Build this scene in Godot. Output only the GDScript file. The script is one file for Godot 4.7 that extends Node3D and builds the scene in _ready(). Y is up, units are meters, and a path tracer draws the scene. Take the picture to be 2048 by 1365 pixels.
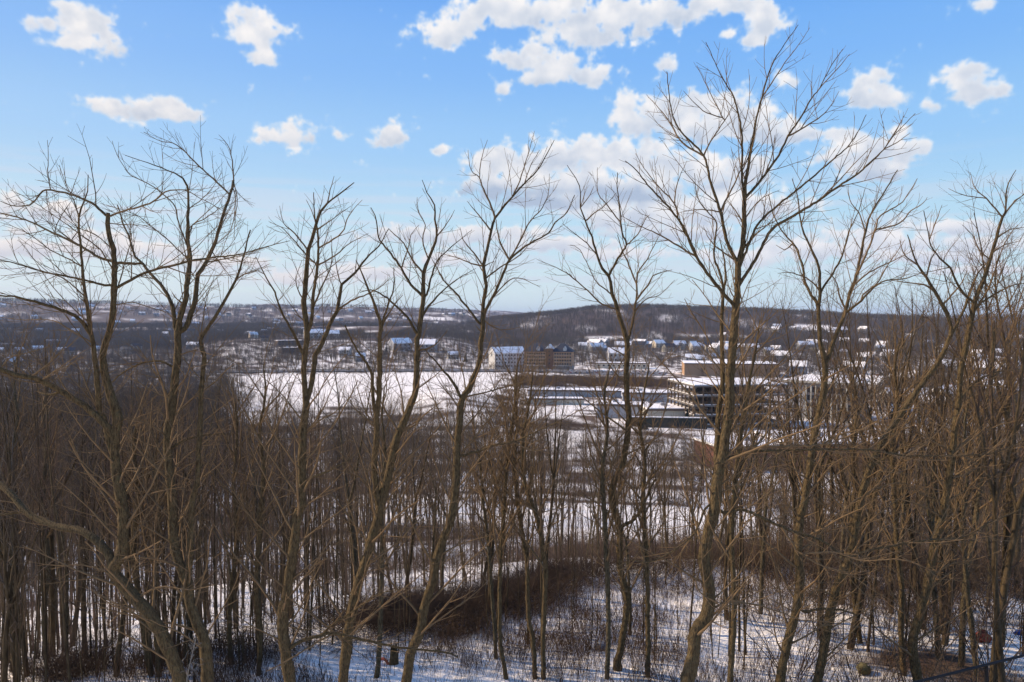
extends Node3D
# A snowy wooded hillside seen from an upper storey: traced bare trees in front, woods on the slope, a valley town, hills.

const F := 1463.6                       # focal length in pixels of the 2048 x 1365 photograph
const EYE := Vector3(0, 0, 0)
const PITCH := 1.82                     # degrees, looking slightly down
const HORIZON := 636.0

class Buf:
	var v := PackedVector3Array()
	var n := PackedVector3Array()
	var i := PackedInt32Array()
	var c := PackedColorArray()
	var tint := Color(1, 1, 1)
	var tinted := false
	var ring := {}
	func circle(sides: int) -> PackedVector2Array:
		if not ring.has(sides):
			var a := PackedVector2Array()
			for k in sides:
				a.append(Vector2.from_angle(TAU * k / sides))
			ring[sides] = a
		return ring[sides]
	func tube(p: PackedVector3Array, r: PackedFloat32Array, sides: int, wob := 0.0) -> void:
		var m := p.size()
		if m < 2:
			return
		var all := p[m - 1] - p[0]
		var along := all.normalized()
		var ref := Vector3.UP if absf(along.y) < 0.75 else Vector3(0.31, 0.05, 0.95)
		var first := v.size()
		var cs := circle(sides)
		for k in m:
			var d: Vector3 = p[mini(k + 1, m - 1)] - p[maxi(k - 1, 0)]
			var a := d.cross(ref).normalized()
			var b := a.cross(d).normalized()
			for q in cs:
				var o := a * q.x + b * q.y
				var rr := r[k]
				if wob > 0.0:
					rr *= 1.0 + wob * (sin(q.x * 2.0 + p[k].y * 3.1) + sin(q.y * 5.0 + p[k].y * 7.3 + k)) * 0.5
				v.append(p[k] + o * rr)
				n.append(o)
				if tinted:
					c.append(tint)
		for k in m - 1:
			var s := first + k * sides
			for j in sides:
				var j2 := (j + 1) % sides
				i.append_array(PackedInt32Array([s + j, s + j2, s + sides + j, s + j2, s + sides + j2, s + sides + j]))
		if r[m - 1] > 0.02:
			var e := first + (m - 1) * sides
			for j in range(1, sides - 1):
				i.append_array(PackedInt32Array([e, e + j, e + j + 1]))
	func quad(a: Vector3, b: Vector3, cc: Vector3, d: Vector3) -> void:   # a b c d clockwise seen from the front
		var nn := (d - a).cross(b - a).normalized()
		var s := v.size()
		for p in [a, b, cc, d]:
			v.append(p)
			n.append(nn)
			if tinted:
				c.append(tint)
		i.append_array(PackedInt32Array([s, s + 1, s + 2, s, s + 2, s + 3]))
	func tri(a: Vector3, b: Vector3, cc: Vector3) -> void:
		var nn := (cc - a).cross(b - a).normalized()
		var s := v.size()
		for p in [a, b, cc]:
			v.append(p)
			n.append(nn)
			if tinted:
				c.append(tint)
		i.append_array(PackedInt32Array([s, s + 1, s + 2]))
	func box(lo: Vector3, hi: Vector3) -> void:
		var p := func(x, y, z): return Vector3(hi.x if x else lo.x, hi.y if y else lo.y, hi.z if z else lo.z)
		quad(p.call(0, 1, 1), p.call(1, 1, 1), p.call(1, 0, 1), p.call(0, 0, 1))
		quad(p.call(1, 1, 0), p.call(0, 1, 0), p.call(0, 0, 0), p.call(1, 0, 0))
		quad(p.call(0, 1, 0), p.call(0, 1, 1), p.call(0, 0, 1), p.call(0, 0, 0))
		quad(p.call(1, 1, 1), p.call(1, 1, 0), p.call(1, 0, 0), p.call(1, 0, 1))
		quad(p.call(0, 1, 0), p.call(1, 1, 0), p.call(1, 1, 1), p.call(0, 1, 1))
		quad(p.call(0, 0, 1), p.call(1, 0, 1), p.call(1, 0, 0), p.call(0, 0, 0))
	func gable(w: float, l: float, y: float, h: float, over: float, thick := 0.25) -> void:   # ridge along x, footprint l (x) by w (z), eaves at y
		var a := l / 2 + over
		var b := w / 2 + over
		var drop := h * over / (w / 2)
		for s in [1.0, -1.0]:
			var e0 := Vector3(-a, y - drop, b * s)
			var e1 := Vector3(a, y - drop, b * s)
			var t0 := Vector3(-a, y + h, 0)
			var t1 := Vector3(a, y + h, 0)
			var up := Vector3(0, thick, 0)
			if s > 0:
				quad(t0 + up, t1 + up, e1 + up, e0 + up)
				quad(e0 + up, e1 + up, e1, e0)
				quad(t1, t0, e0, e1)
			else:
				quad(t1 + up, t0 + up, e0 + up, e1 + up)
				quad(e1 + up, e0 + up, e0, e1)
				quad(t0, t1, e1, e0)
			for x in [0, 1]:
				var t := t1 if x else t0
				var e := e1 if x else e0
				if (x == 1) == (s > 0):
					quad(e + up, t + up, t, e)
				else:
					quad(t + up, e + up, e, t)
	func gable_walls(w: float, l: float, y0: float, y: float, h: float) -> void:
		var a := l / 2
		var b := w / 2
		quad(Vector3(-a, y, b), Vector3(a, y, b), Vector3(a, y0, b), Vector3(-a, y0, b))
		quad(Vector3(a, y, -b), Vector3(-a, y, -b), Vector3(-a, y0, -b), Vector3(a, y0, -b))
		quad(Vector3(-a, y, -b), Vector3(-a, y, b), Vector3(-a, y0, b), Vector3(-a, y0, -b))
		quad(Vector3(a, y, b), Vector3(a, y, -b), Vector3(a, y0, -b), Vector3(a, y0, b))
		tri(Vector3(-a, y, -b), Vector3(-a, y + h, 0), Vector3(-a, y, b))
		tri(Vector3(a, y, b), Vector3(a, y + h, 0), Vector3(a, y, -b))
	func hip(w: float, l: float, y: float, h: float, over: float) -> void:
		var a := l / 2 + over
		var b := w / 2 + over
		var r := maxf(a - b, 0.3)
		var t0 := Vector3(-r, y + h, 0)
		var t1 := Vector3(r, y + h, 0)
		quad(t0, t1, Vector3(a, y, b), Vector3(-a, y, b))
		quad(t1, t0, Vector3(-a, y, -b), Vector3(a, y, -b))
		tri(t1, Vector3(a, y, -b), Vector3(a, y, b))
		tri(t0, Vector3(-a, y, b), Vector3(-a, y, -b))
		quad(Vector3(-a, y, b), Vector3(a, y, b), Vector3(a, y, -b), Vector3(-a, y, -b))
	func mesh() -> ArrayMesh:
		var m := ArrayMesh.new()
		var a := []
		a.resize(Mesh.ARRAY_MAX)
		a[Mesh.ARRAY_VERTEX] = v
		a[Mesh.ARRAY_NORMAL] = n
		a[Mesh.ARRAY_INDEX] = i
		if c.size() == v.size() and c.size():
			a[Mesh.ARRAY_COLOR] = c
		m.add_surface_from_arrays(Mesh.PRIMITIVE_TRIANGLES, a)
		return m

var taken := {}
var M := {}
var field_noise := FastNoiseLite.new()
var lump_noise := FastNoiseLite.new()
var patch_noise := FastNoiseLite.new()

# ---------------------------------------------------------------- naming
func numbered(called: String) -> String:
	taken[called] = taken.get(called, -1) + 1
	return called if taken[called] == 0 else "%s_%03d" % [called, taken[called]]

func tag(o: Node, label: String, category := "", group := "", kind := "") -> Node:
	if label: o.set_meta("label", label)
	if category: o.set_meta("category", category)
	if group: o.set_meta("group", group)
	if kind: o.set_meta("kind", kind)
	return o

func thing(called: String, label: String, category: String, where: Vector3, turn := 0.0, group := "") -> Node3D:
	var o := Node3D.new()
	o.name = numbered(called)
	add_child(o)
	o.position = where
	o.rotation.y = turn
	tag(o, label, category, group)
	return o

func obj(called: String, b, mat: Material, parent: Node = self) -> MeshInstance3D:
	var o := MeshInstance3D.new()
	o.mesh = b.mesh() if b is Buf else b
	o.material_override = mat
	o.name = numbered(called) if parent == self else called
	parent.add_child(o, true)
	return o

func copy_of(proto: Node3D, where: Vector3, turn: float, scale_by: Vector3, label := "", group := "") -> Node3D:
	var o: Node3D = proto.duplicate()
	o.name = numbered(String(proto.name).trim_suffix("_proto"))
	add_child(o)
	o.transform = Transform3D(Basis(Vector3.UP, turn) * Basis.from_scale(scale_by), where)
	if label: o.set_meta("label", label)
	if group: o.set_meta("group", group)
	return o

func many(called: String, mesh: Mesh, mat: Material, where: Array, label: String, tints := PackedColorArray()) -> void:
	if where.is_empty():
		return
	var mm := MultiMesh.new()
	mm.transform_format = MultiMesh.TRANSFORM_3D
	mm.use_colors = tints.size() > 0
	mm.mesh = mesh
	mm.instance_count = where.size()
	for k in where.size():
		mm.set_instance_transform(k, where[k])
		if tints.size():
			mm.set_instance_color(k, tints[k])
	var o := MultiMeshInstance3D.new()
	o.multimesh = mm
	o.material_override = mat
	o.name = numbered(called)
	add_child(o)
	tag(o, label, "", "", "stuff")

# ---------------------------------------------------------------- places
func lut(t: Array, x: float) -> float:   # [x, y, x, y, ...]
	if x <= t[0]:
		return t[1]
	var k := 2
	while k < t.size():
		if x <= t[k]:
			var f: float = (x - t[k - 2]) / (t[k] - t[k - 2])
			f = f * f * (3.0 - 2.0 * f) * 0.5 + f * 0.5
			return lerpf(t[k - 1], t[k + 1], f)
		k += 2
	return t[t.size() - 1]

func at(px: float, py: float, depth: float) -> Vector3:
	var p := Vector3((px - 1024.0) / F, (682.5 - py) / F, -1.0) * depth
	return EYE + p.rotated(Vector3.RIGHT, -deg_to_rad(PITCH))

func column_of(x: float, z: float) -> float:
	var t := clampf(atan2(x, -z), -1.0, 1.0)
	return 1024.0 + F * tan(t)

const BROW := [-300, 18.0, 300, 16.4, 620, 16.6, 900, 17.6, 1150, 20.4, 1350, 22.5, 1600, 24.5, 2048, 26.5]
const FALL := [0, 0.0, 3, 0.8, 8, 2.6, 15, 5.2, 30, 10.0, 60, 18.0, 100, 26.0, 160, 33.0, 250, 38.5, 400, 43.0, 550, 45.0, 800, 47.0, 1500, 48.0]
const RIDGE_RIGHT := [900, 646, 1000, 632, 1100, 623, 1200, 611, 1280, 609, 1400, 613, 1500, 617, 1600, 622, 1800, 632, 1950, 641, 2048, 647, 2400, 640]
const RIDGE_LEFT := [-400, 602, 0, 606, 200, 608, 400, 612, 520, 614, 650, 612, 760, 613, 900, 620, 1000, 627, 1100, 632, 2400, 633]
const RIDGE_FAR := [430, 640, 500, 613, 545, 609, 600, 613, 700, 615, 850, 617, 1000, 622, 1200, 640]

func brow(px: float) -> float:
	return lut(BROW, px)

func hgt(x: float, z: float) -> float:
	var d := sqrt(x * x + z * z)
	var px := column_of(x, z)
	var db := brow(px)
	var h := -(6.0 + 0.072 * minf(d, db))
	if d > db:
		h -= lut(FALL, d - db)
	h += field_noise.get_noise_2d(x, z) * (0.10 + 1.6 * smoothstep(30.0, 120.0, d) * (1.0 - 0.7 * smoothstep(300.0, 450.0, d)))
	h += lump_noise.get_noise_2d(x, z) * 0.10 * (1.0 - smoothstep(40.0, 90.0, d))
	h += 5.0 * exp(-pow((px - 900.0) / 75.0, 2.0) - pow((d - 430.0) / 55.0, 2.0))      # snowy mound beside the field
	h += 16.0 * smoothstep(780.0, 1350.0, d) * (1.0 - smoothstep(1700.0, 2300.0, d)) * smoothstep(330.0, 480.0, px) * (1.0 - smoothstep(880.0, 1010.0, px))   # rise behind the snow field
	if d > 1200.0:
		var low := h
		for r in [[RIDGE_RIGHT, 1400.0, 2300.0, 10.0], [RIDGE_LEFT, 2300.0, 4600.0, 8.0], [RIDGE_FAR, 5200.0, 8600.0, 0.0]]:
			var top: float = (HORIZON - lut(r[0], px)) / F * r[2] - r[3]
			var up := smoothstep(r[1], r[2], d)
			var k: float = lerpf(low, top, up) if d < r[2] else lerpf(top, low, smoothstep(r[2], r[2] * 1.35, d))
			k += field_noise.get_noise_2d(x * 0.06, z * 0.06) * 16.0 * up * (1.0 - smoothstep(0.85, 1.0, d / r[2]))
			h = maxf(h, k)
	return h

func spot(px: float, d: float) -> Vector3:   # the ground at that bearing and distance
	var t := atan((px - 1024.0) / F)
	var x := sin(t) * d
	var z := -cos(t) * d
	return Vector3(x, hgt(x, z), z)

func ground_hit(px: float, py: float) -> Vector3:   # where the sight line through that pixel meets the ground
	var dir := at(px, py, 1.0)
	var t := 6.0
	while t < 6000.0:
		var p := dir * t
		if p.y < hgt(p.x, p.z):
			var lo := t / 1.02
			for k in 8:
				var mid := (lo + t) / 2
				var q := dir * mid
				if q.y < hgt(q.x, q.z): t = mid
				else: lo = mid
			return dir * t
		t *= 1.02
	return dir * 6000.0

# ---------------------------------------------------------------- materials
func col(r: float, g: float, b: float) -> Color:   # linear base colour
	return Color(r, g, b).linear_to_srgb()

func noise_tex(seed_: int, freq: float, colors: Array, size := 512, octaves := 5) -> NoiseTexture2D:
	var f := FastNoiseLite.new()
	f.seed = seed_
	f.frequency = freq
	f.fractal_octaves = octaves
	f.noise_type = FastNoiseLite.TYPE_SIMPLEX_SMOOTH
	var t := NoiseTexture2D.new()
	t.width = size
	t.height = size
	t.seamless = true
	t.noise = f
	var g := Gradient.new()
	var offs := PackedFloat32Array()
	var cs := PackedColorArray()
	for k in colors.size():
		offs.append(float(k) / (colors.size() - 1) * 0.8 + 0.1)
		cs.append(colors[k])
	g.offsets = offs
	g.colors = cs
	t.color_ramp = g
	return t

func plain(c: Color, rough := 0.9, tinted := false) -> StandardMaterial3D:
	var m := StandardMaterial3D.new()
	m.albedo_color = c
	m.roughness = rough
	m.metallic_specular = 0.3
	m.vertex_color_use_as_albedo = tinted
	return m

func mottled(seed_: int, freq: float, colors: Array, scale_: Vector3, rough := 0.95, bump := 0.0, tinted := false) -> StandardMaterial3D:
	var m := plain(Color.WHITE, rough, tinted)
	m.albedo_texture = noise_tex(seed_, freq, colors)
	m.uv1_triplanar = true
	m.uv1_world_triplanar = true
	m.uv1_scale = scale_
	if bump > 0.0:
		m.heightmap_enabled = true
		m.heightmap_scale = bump
		m.heightmap_texture = noise_tex(seed_ + 50, freq * 1.6, [Color.BLACK, Color.WHITE])
	return m

func make_materials() -> void:
	M.bark = mottled(3, 0.012, [col(0.030, 0.021, 0.010), col(0.095, 0.066, 0.033), col(0.165, 0.116, 0.057), col(0.085, 0.074, 0.034)], Vector3(4.5, 1.1, 4.5), 0.95, 3.5)
	M.bark_grey = mottled(5, 0.012, [col(0.040, 0.029, 0.016), col(0.095, 0.073, 0.040), col(0.155, 0.124, 0.076), col(0.085, 0.075, 0.037)], Vector3(4.5, 1.1, 4.5), 0.95, 3.5)
	M.twig = mottled(7, 0.01, [col(0.105, 0.068, 0.035), col(0.198, 0.131, 0.068), col(0.142, 0.096, 0.051)], Vector3(0.7, 0.7, 0.7))
	M.twig_grey = mottled(9, 0.01, [col(0.080, 0.064, 0.052), col(0.150, 0.126, 0.101), col(0.099, 0.081, 0.063)], Vector3(0.5, 0.5, 0.5))
	M.wood_trunk = mottled(11, 0.012, [col(0.034, 0.024, 0.013), col(0.074, 0.054, 0.029), col(0.103, 0.074, 0.042)], Vector3(1.3, 0.4, 1.3), 0.95, 1.5)
	M.wood_twig = mottled(13, 0.01, [col(0.054, 0.041, 0.028), col(0.117, 0.087, 0.061), col(0.079, 0.059, 0.041)], Vector3(0.15, 0.15, 0.15))
	M.red_twig = mottled(15, 0.01, [col(0.058, 0.038, 0.026), col(0.119, 0.079, 0.055), col(0.081, 0.055, 0.039)], Vector3(0.15, 0.15, 0.15))
	M.thicket = mottled(17, 0.01, [col(0.034, 0.022, 0.016), col(0.075, 0.050, 0.034), col(0.056, 0.038, 0.026)], Vector3(0.2, 0.2, 0.2))
	M.weed = mottled(19, 0.02, [col(0.056, 0.035, 0.021), col(0.120, 0.075, 0.045), col(0.083, 0.056, 0.034)], Vector3(0.6, 0.6, 0.6))
	M.far_wood = plain(col(0.086, 0.072, 0.059), 1.0, true)
	M.needle = plain(col(0.018, 0.030, 0.018), 1.0)
	var g := plain(Color.WHITE, 0.85, true)
	g.albedo_texture = noise_tex(23, 0.02, [col(0.78, 0.78, 0.80), col(0.95, 0.95, 0.96), col(1, 1, 1)])
	g.uv1_triplanar = true
	g.uv1_world_triplanar = true
	g.uv1_scale = Vector3(0.35, 0.35, 0.35)
	g.heightmap_enabled = true
	g.heightmap_scale = 6.0
	g.heightmap_texture = noise_tex(24, 0.015, [Color.BLACK, Color.WHITE])
	M.ground = g
	M.snow = mottled(27, 0.01, [col(0.78, 0.76, 0.75), col(0.88, 0.86, 0.84)], Vector3(0.1, 0.1, 0.1), 0.85)
	M.road = mottled(29, 0.01, [col(0.07, 0.07, 0.075), col(0.13, 0.13, 0.135), col(0.30, 0.30, 0.32)], Vector3(0.05, 0.05, 0.05))
	M.glass = plain(col(0.02, 0.024, 0.03), 0.3)
	M.tan_wall = mottled(31, 0.02, [col(0.36, 0.22, 0.13), col(0.44, 0.28, 0.17)], Vector3(0.15, 0.15, 0.15))
	M.brown_brick = mottled(33, 0.02, [col(0.15, 0.075, 0.045), col(0.21, 0.11, 0.065)], Vector3(0.15, 0.15, 0.15))
	M.red_brick = mottled(35, 0.02, [col(0.13, 0.055, 0.038), col(0.19, 0.085, 0.056)], Vector3(0.2, 0.2, 0.2))
	M.cream_wall = plain(col(0.55, 0.48, 0.38))
	M.white_wall = plain(col(0.52, 0.51, 0.49))
	M.grey_wall = mottled(37, 0.02, [col(0.28, 0.29, 0.31), col(0.36, 0.37, 0.39)], Vector3(0.1, 0.1, 0.1))
	M.blue_wall = plain(col(0.20, 0.26, 0.34))
	M.beige_wall = plain(col(0.42, 0.40, 0.34))
	M.stone_wall = plain(col(0.27, 0.24, 0.22))
	M.brown_wall = plain(col(0.13, 0.10, 0.085))
	M.slate_roof = plain(col(0.035, 0.040, 0.055), 0.8)
	M.dark_metal = plain(col(0.012, 0.012, 0.014), 0.5)
	M.dark_wall = plain(col(0.03, 0.035, 0.03))
	M.steel = mottled(39, 0.02, [col(0.07, 0.05, 0.036), col(0.14, 0.105, 0.078)], Vector3(0.3, 0.3, 0.3))
	M.concrete = plain(col(0.13, 0.12, 0.11))
	M.inside_shade = plain(col(0.03, 0.03, 0.03))  # near black, paints the shade within the open parking decks

# ---------------------------------------------------------------- sky
# clouds as seen at that bearing and height: centre x, y, half width, half height (photo pixels), how much grey its base carries
const CLOUDS_HIGH := [
	[135, 18, 50, 30, 0.1], [180, 55, 55, 38, 0.1], [222, 90, 40, 26, 0.15], [95, 45, 40, 16, 0.0], [150, 85, 50, 14, 0.0],
	[492, 32, 40, 28, 0.1], [520, 72, 48, 38, 0.15], [535, 112, 34, 18, 0.1], [480, 75, 30, 20, 0.0],
	[870, 70, 50, 26, 0.1], [905, 50, 60, 34, 0.1], [985, 22, 85, 38, 0.15], [1090, 25, 110, 42, 0.25], [1210, 35, 110, 45, 0.25], [1320, 20, 110, 34, 0.2], [1450, 8, 90, 24, 0.1], [1525, 45, 48, 42, 0.1], [1160, 72, 80, 28, 0.2], [1510, 80, 30, 14, 0.1],
	[1045, 115, 50, 30, 0.15], [1110, 130, 75, 34, 0.2], [1185, 150, 60, 22, 0.2], [1085, 158, 60, 14, 0.3], [1007, 176, 22, 14, 0.1],
	[175, 205, 26, 14, 0.1], [225, 212, 50, 20, 0.2], [290, 215, 60, 24, 0.2], [350, 226, 50, 18, 0.25], [388, 229, 24, 16, 0.2],
	[578, 262, 48, 28, 0.25], [610, 272, 30, 18, 0.3], [545, 272, 30, 12, 0.1], [785, 272, 36, 27, 0.25], [752, 286, 30, 13, 0.2], [690, 272, 26, 12, 0.0], [883, 300, 16, 10, 0.0], [510, 280, 18, 8, 0.0],
	[1742, 162, 40, 28, 0.1], [1755, 192, 62, 24, 0.2], [1930, 148, 54, 26, 0.1], [1955, 178, 60, 30, 0.2], [1995, 178, 36, 18, 0.1], [1867, 209, 22, 14, 0.1], [1715, 178, 20, 28, 0.1],
	[1330, 112, 20, 14, 0.0], [1335, 130, 26, 12, 0.0], [1457, 70, 20, 10, 0.0], [1965, 8, 34, 16, 0.0], [1575, 165, 32, 20, 0.05],
]
const CLOUDS_LOW := [
	[1255, 205, 36, 22, 0.1], [1280, 235, 66, 42, 0.2], [1350, 215, 80, 34, 0.2], [1450, 225, 95, 46, 0.25], [1530, 255, 90, 36, 0.3], [1400, 260, 80, 30, 0.3], [1590, 265, 50, 20, 0.2],
	[975, 330, 48, 32, 0.4], [1030, 325, 60, 38, 0.4], [1110, 312, 70, 38, 0.3], [1195, 305, 80, 36, 0.2], [1270, 310, 70, 34, 0.2], [1340, 325, 80, 38, 0.3], [1430, 345, 70, 42, 0.3], [1500, 335, 50, 40, 0.3],
	[1000, 372, 75, 36, 1.4], [1090, 375, 100, 42, 1.4], [1190, 372, 100, 44, 1.2], [1290, 375, 90, 40, 0.9], [1110, 402, 80, 18, 1.4],
	[1200, 420, 110, 24, 0.4], [1300, 435, 140, 32, 0.5], [1430, 415, 130, 34, 0.4], [1520, 410, 90, 30, 0.4], [1350, 465, 140, 16, 1.0],
	[1710, 305, 75, 36, 0.3], [1790, 300, 68, 34, 0.3], [1690, 268, 40, 16, 0.1], [1755, 340, 60, 22, 0.5], [1845, 292, 30, 16, 0.1], [1800, 262, 40, 16, 0.1],
	[45, 462, 40, 14, 0.5], [120, 420, 70, 20, 0.5], [20, 405, 40, 22, 0.4], [60, 495, 140, 22, 0.8], [250, 500, 130, 22, 0.7], [430, 525, 120, 14, 0.7], [180, 475, 60, 14, 0.4],
	[830, 468, 90, 16, 0.5], [960, 472, 130, 20, 0.6], [1110, 490, 140, 16, 0.6], [1240, 510, 110, 14, 0.6], [720, 545, 120, 14, 0.6], [880, 520, 80, 12, 0.5], [610, 560, 100, 12, 0.6],
	[1690, 470, 70, 16, 0.4], [1770, 482, 110, 22, 0.6], [1930, 455, 130, 16, 0.5], [1960, 490, 140, 18, 0.7], [1640, 500, 130, 20, 0.8], [1850, 515, 160, 16, 0.9], [1500, 515, 110, 18, 0.7], [1990, 540, 120, 10, 0.6],
]

func sky_patch(az0: float, el1: float, step: float, w: int, h: int) -> Image:   # rows run down from elevation el1, columns right from azimuth az0 (radians)
	var puff := FastNoiseLite.new()
	puff.seed = 71
	puff.frequency = 1.0
	puff.fractal_octaves = 6
	puff.fractal_gain = 0.55
	var shape := FastNoiseLite.new()
	shape.seed = 77
	shape.frequency = 1.0
	shape.fractal_octaves = 4
	var detail := FastNoiseLite.new()
	detail.seed = 83
	detail.frequency = 1.0
	detail.fractal_octaves = 5
	detail.fractal_gain = 0.62
	var cover := PackedFloat32Array()
	var base := PackedFloat32Array()
	cover.resize(w * h)
	base.resize(w * h)
	cover.fill(-0.6)
	var sp := sin(deg_to_rad(PITCH))
	var cp := cos(deg_to_rad(PITCH))
	for e in CLOUDS_HIGH + CLOUDS_LOW:
		var dir := at(e[0], e[1], 1.0).normalized()
		var caz := atan2(dir.x, -dir.z)
		var cel := asin(dir.y)
		var rx: float = e[2] * 1.25 / F * 1.9
		var ry: float = e[3] * 1.25 / F * 1.9
		for y in range(maxi(0, int((el1 - cel - ry) / step)), mini(h, int((el1 - cel + ry) / step) + 1)):
			var el := el1 - (y + 0.5) * step
			var ce := cos(el)
			var se := sin(el)
			for x in range(maxi(0, int((caz - rx - az0) / step)), mini(w, int((caz + rx - az0) / step) + 1)):
				var az := az0 + (x + 0.5) * step
				var dx := sin(az) * ce
				var dz := -cos(az) * ce
				var fz := dz * cp + se * sp          # turned back into the lens
				var fy := se * cp - dz * sp
				if fz > -0.1:
					continue
				var ex: float = (1024.0 + F * dx / -fz - e[0]) / (e[2] * 1.25)
				var ey: float = (682.5 - F * fy / -fz - e[1]) / (e[3] * 1.25)
				var f := (1.25 if e[2] < 33 else 1.6) * exp(-1.1 * (ex * ex + ey * ey)) - 0.6
				if f < -0.59:
					continue
				var k := y * w + x
				var b: float = clampf((ey + 0.40) * 1.0, 0.0, 1.0) * (e[4] + 0.22)
				if f > 0.0 or cover[k] < f:
					var wgt := clampf(f, 0.0, 1.0)
					base[k] = lerpf(base[k], b, wgt / (wgt + maxf(cover[k], 0.0) + 0.001))
				if cover[k] > 0.0 and f > 0.0:
					cover[k] = cover[k] + f - cover[k] * f
				else:
					cover[k] = maxf(cover[k], f)
	var img := Image.create_empty(w, h, false, Image.FORMAT_RGB8)
	var bytes := PackedByteArray()
	bytes.resize(w * h * 3)
	for y in h:
		var el := el1 - (y + 0.5) * step
		var e_deg := rad_to_deg(el)
		var up := clampf(e_deg / 26.0, 0.0, 1.0)
		var r0 := lut([-1, 0.875, 2, 0.855, 7, 0.755, 13, 0.625, 19, 0.520, 26, 0.415, 50, 0.34, 90, 0.30], e_deg)
		var g0 := lut([-1, 0.93, 2, 0.925, 7, 0.880, 13, 0.800, 19, 0.725, 26, 0.645, 50, 0.57, 90, 0.53], e_deg)
		var b0 := lut([-1, 0.945, 2, 0.945, 7, 0.955, 13, 0.970, 19, 0.965, 26, 0.945, 50, 0.92, 90, 0.87], e_deg)
		for x in w:
			var az := az0 + (x + 0.5) * step
			var c := cover[y * w + x]
			var wx := az * 24.0
			var wy := el * 27.0
			var nz := puff.get_noise_2d(wx, wy)
			var dens := c * 1.1 + nz * 1.2 + detail.get_noise_2d(wx * 3.0, wy * 3.0) * 0.42
			var outside := smoothstep(0.66, 0.8, absf(az)) + smoothstep(0.50, 0.60, el)
			if outside > 0.0:      # out of view: broken cumulus made denser to whiten the ambient light
				var s := shape.get_noise_2d(az * 4.0 + 9.0, el * 9.0) * 2.2 - 0.32 + nz * 0.9
				dens = maxf(dens, s * minf(outside, 1.0) + minf(outside, 1.0) - 1.0)
			var band := shape.get_noise_2d(az * 3.5, el * 55.0)     # thin level streaks low in the sky
			var streak := smoothstep(0.02, 0.40, band + 0.12) * smoothstep(0.015, 0.06, el) * (1.0 - smoothstep(0.13, 0.22, el)) * 0.38
			var a := smoothstep(-0.10, 0.85, dens)
			a = a * (0.45 + 0.55 * a) if a < 0.999 else 1.0
			a = 1.0 - pow(1.0 - a, 1.7)
			var fluff := clampf(0.5 + puff.get_noise_2d(wx * 0.7 + 40.0, wy * 0.7) * 1.3, 0.0, 1.0)
			var grey := clampf(base[y * w + x] * 0.85 + (1.0 - fluff) * 0.45 * smoothstep(0.2, 1.0, dens), 0.0, 1.0)
			var warm := smoothstep(0.3, -0.6, az) * (1.0 - up) * 0.03
			var cr := lerpf(0.985, 0.690, grey)
			var cg := lerpf(0.975, 0.755, grey)
			var cb := lerpf(0.975, 0.850, grey)
			var low := 1.0 - smoothstep(0.05, 0.17, el)
			cr = lerpf(cr, 0.915, low * 0.6)
			cg = lerpf(cg, 0.915, low * 0.6)
			cb = lerpf(cb, 0.945, low * 0.6)
			var pale := clampf(-az * 0.06, -0.02, 0.035)       # the sun stands off to the left
			var sr := r0 + pale * 1.2
			var sg := g0 + pale * 0.5
			var sb := b0
			sr = lerpf(sr, 0.85 + warm, streak)
			sg = lerpf(sg, 0.865, streak)
			sb = lerpf(sb, 0.925, streak)
			sr = lerpf(sr, cr + warm, a)
			sg = lerpf(sg, cg, a)
			sb = lerpf(sb, cb - warm, a)
			if el < 0.0:
				var dn := smoothstep(0.0, -0.10, el)
				sr = lerpf(sr, 0.60, dn)
				sg = lerpf(sg, 0.62, dn)
				sb = lerpf(sb, 0.66, dn)
			var k := (y * w + x) * 3
			bytes[k] = int(clampf(sr, 0, 1) * 255)
			bytes[k + 1] = int(clampf(sg, 0, 1) * 255)
			bytes[k + 2] = int(clampf(sb, 0, 1) * 255)
	return Image.create_from_data(w, h, false, Image.FORMAT_RGB8, bytes)

func make_sky() -> ImageTexture:
	var full := sky_patch(-PI, PI / 2, TAU / 512, 512, 256)
	full.resize(4096, 2048, Image.INTERPOLATE_CUBIC)
	var step := TAU / 4096
	var w := 1000
	var h := 400
	var row0 := 1024 - 372
	var fine := sky_patch(-w / 2 * step, PI / 2 - row0 * step, step, w, h)
	full.blit_rect(fine, Rect2i(0, 0, w, h), Vector2i(2048 - w / 2, row0))
	var turned := Image.create_empty(4096, 2048, false, Image.FORMAT_RGB8)   # the picture's left edge is straight ahead
	turned.blit_rect(full, Rect2i(2048, 0, 2048, 2048), Vector2i(0, 0))
	turned.blit_rect(full, Rect2i(0, 0, 2048, 2048), Vector2i(2048, 0))
	return ImageTexture.create_from_image(turned)

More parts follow.
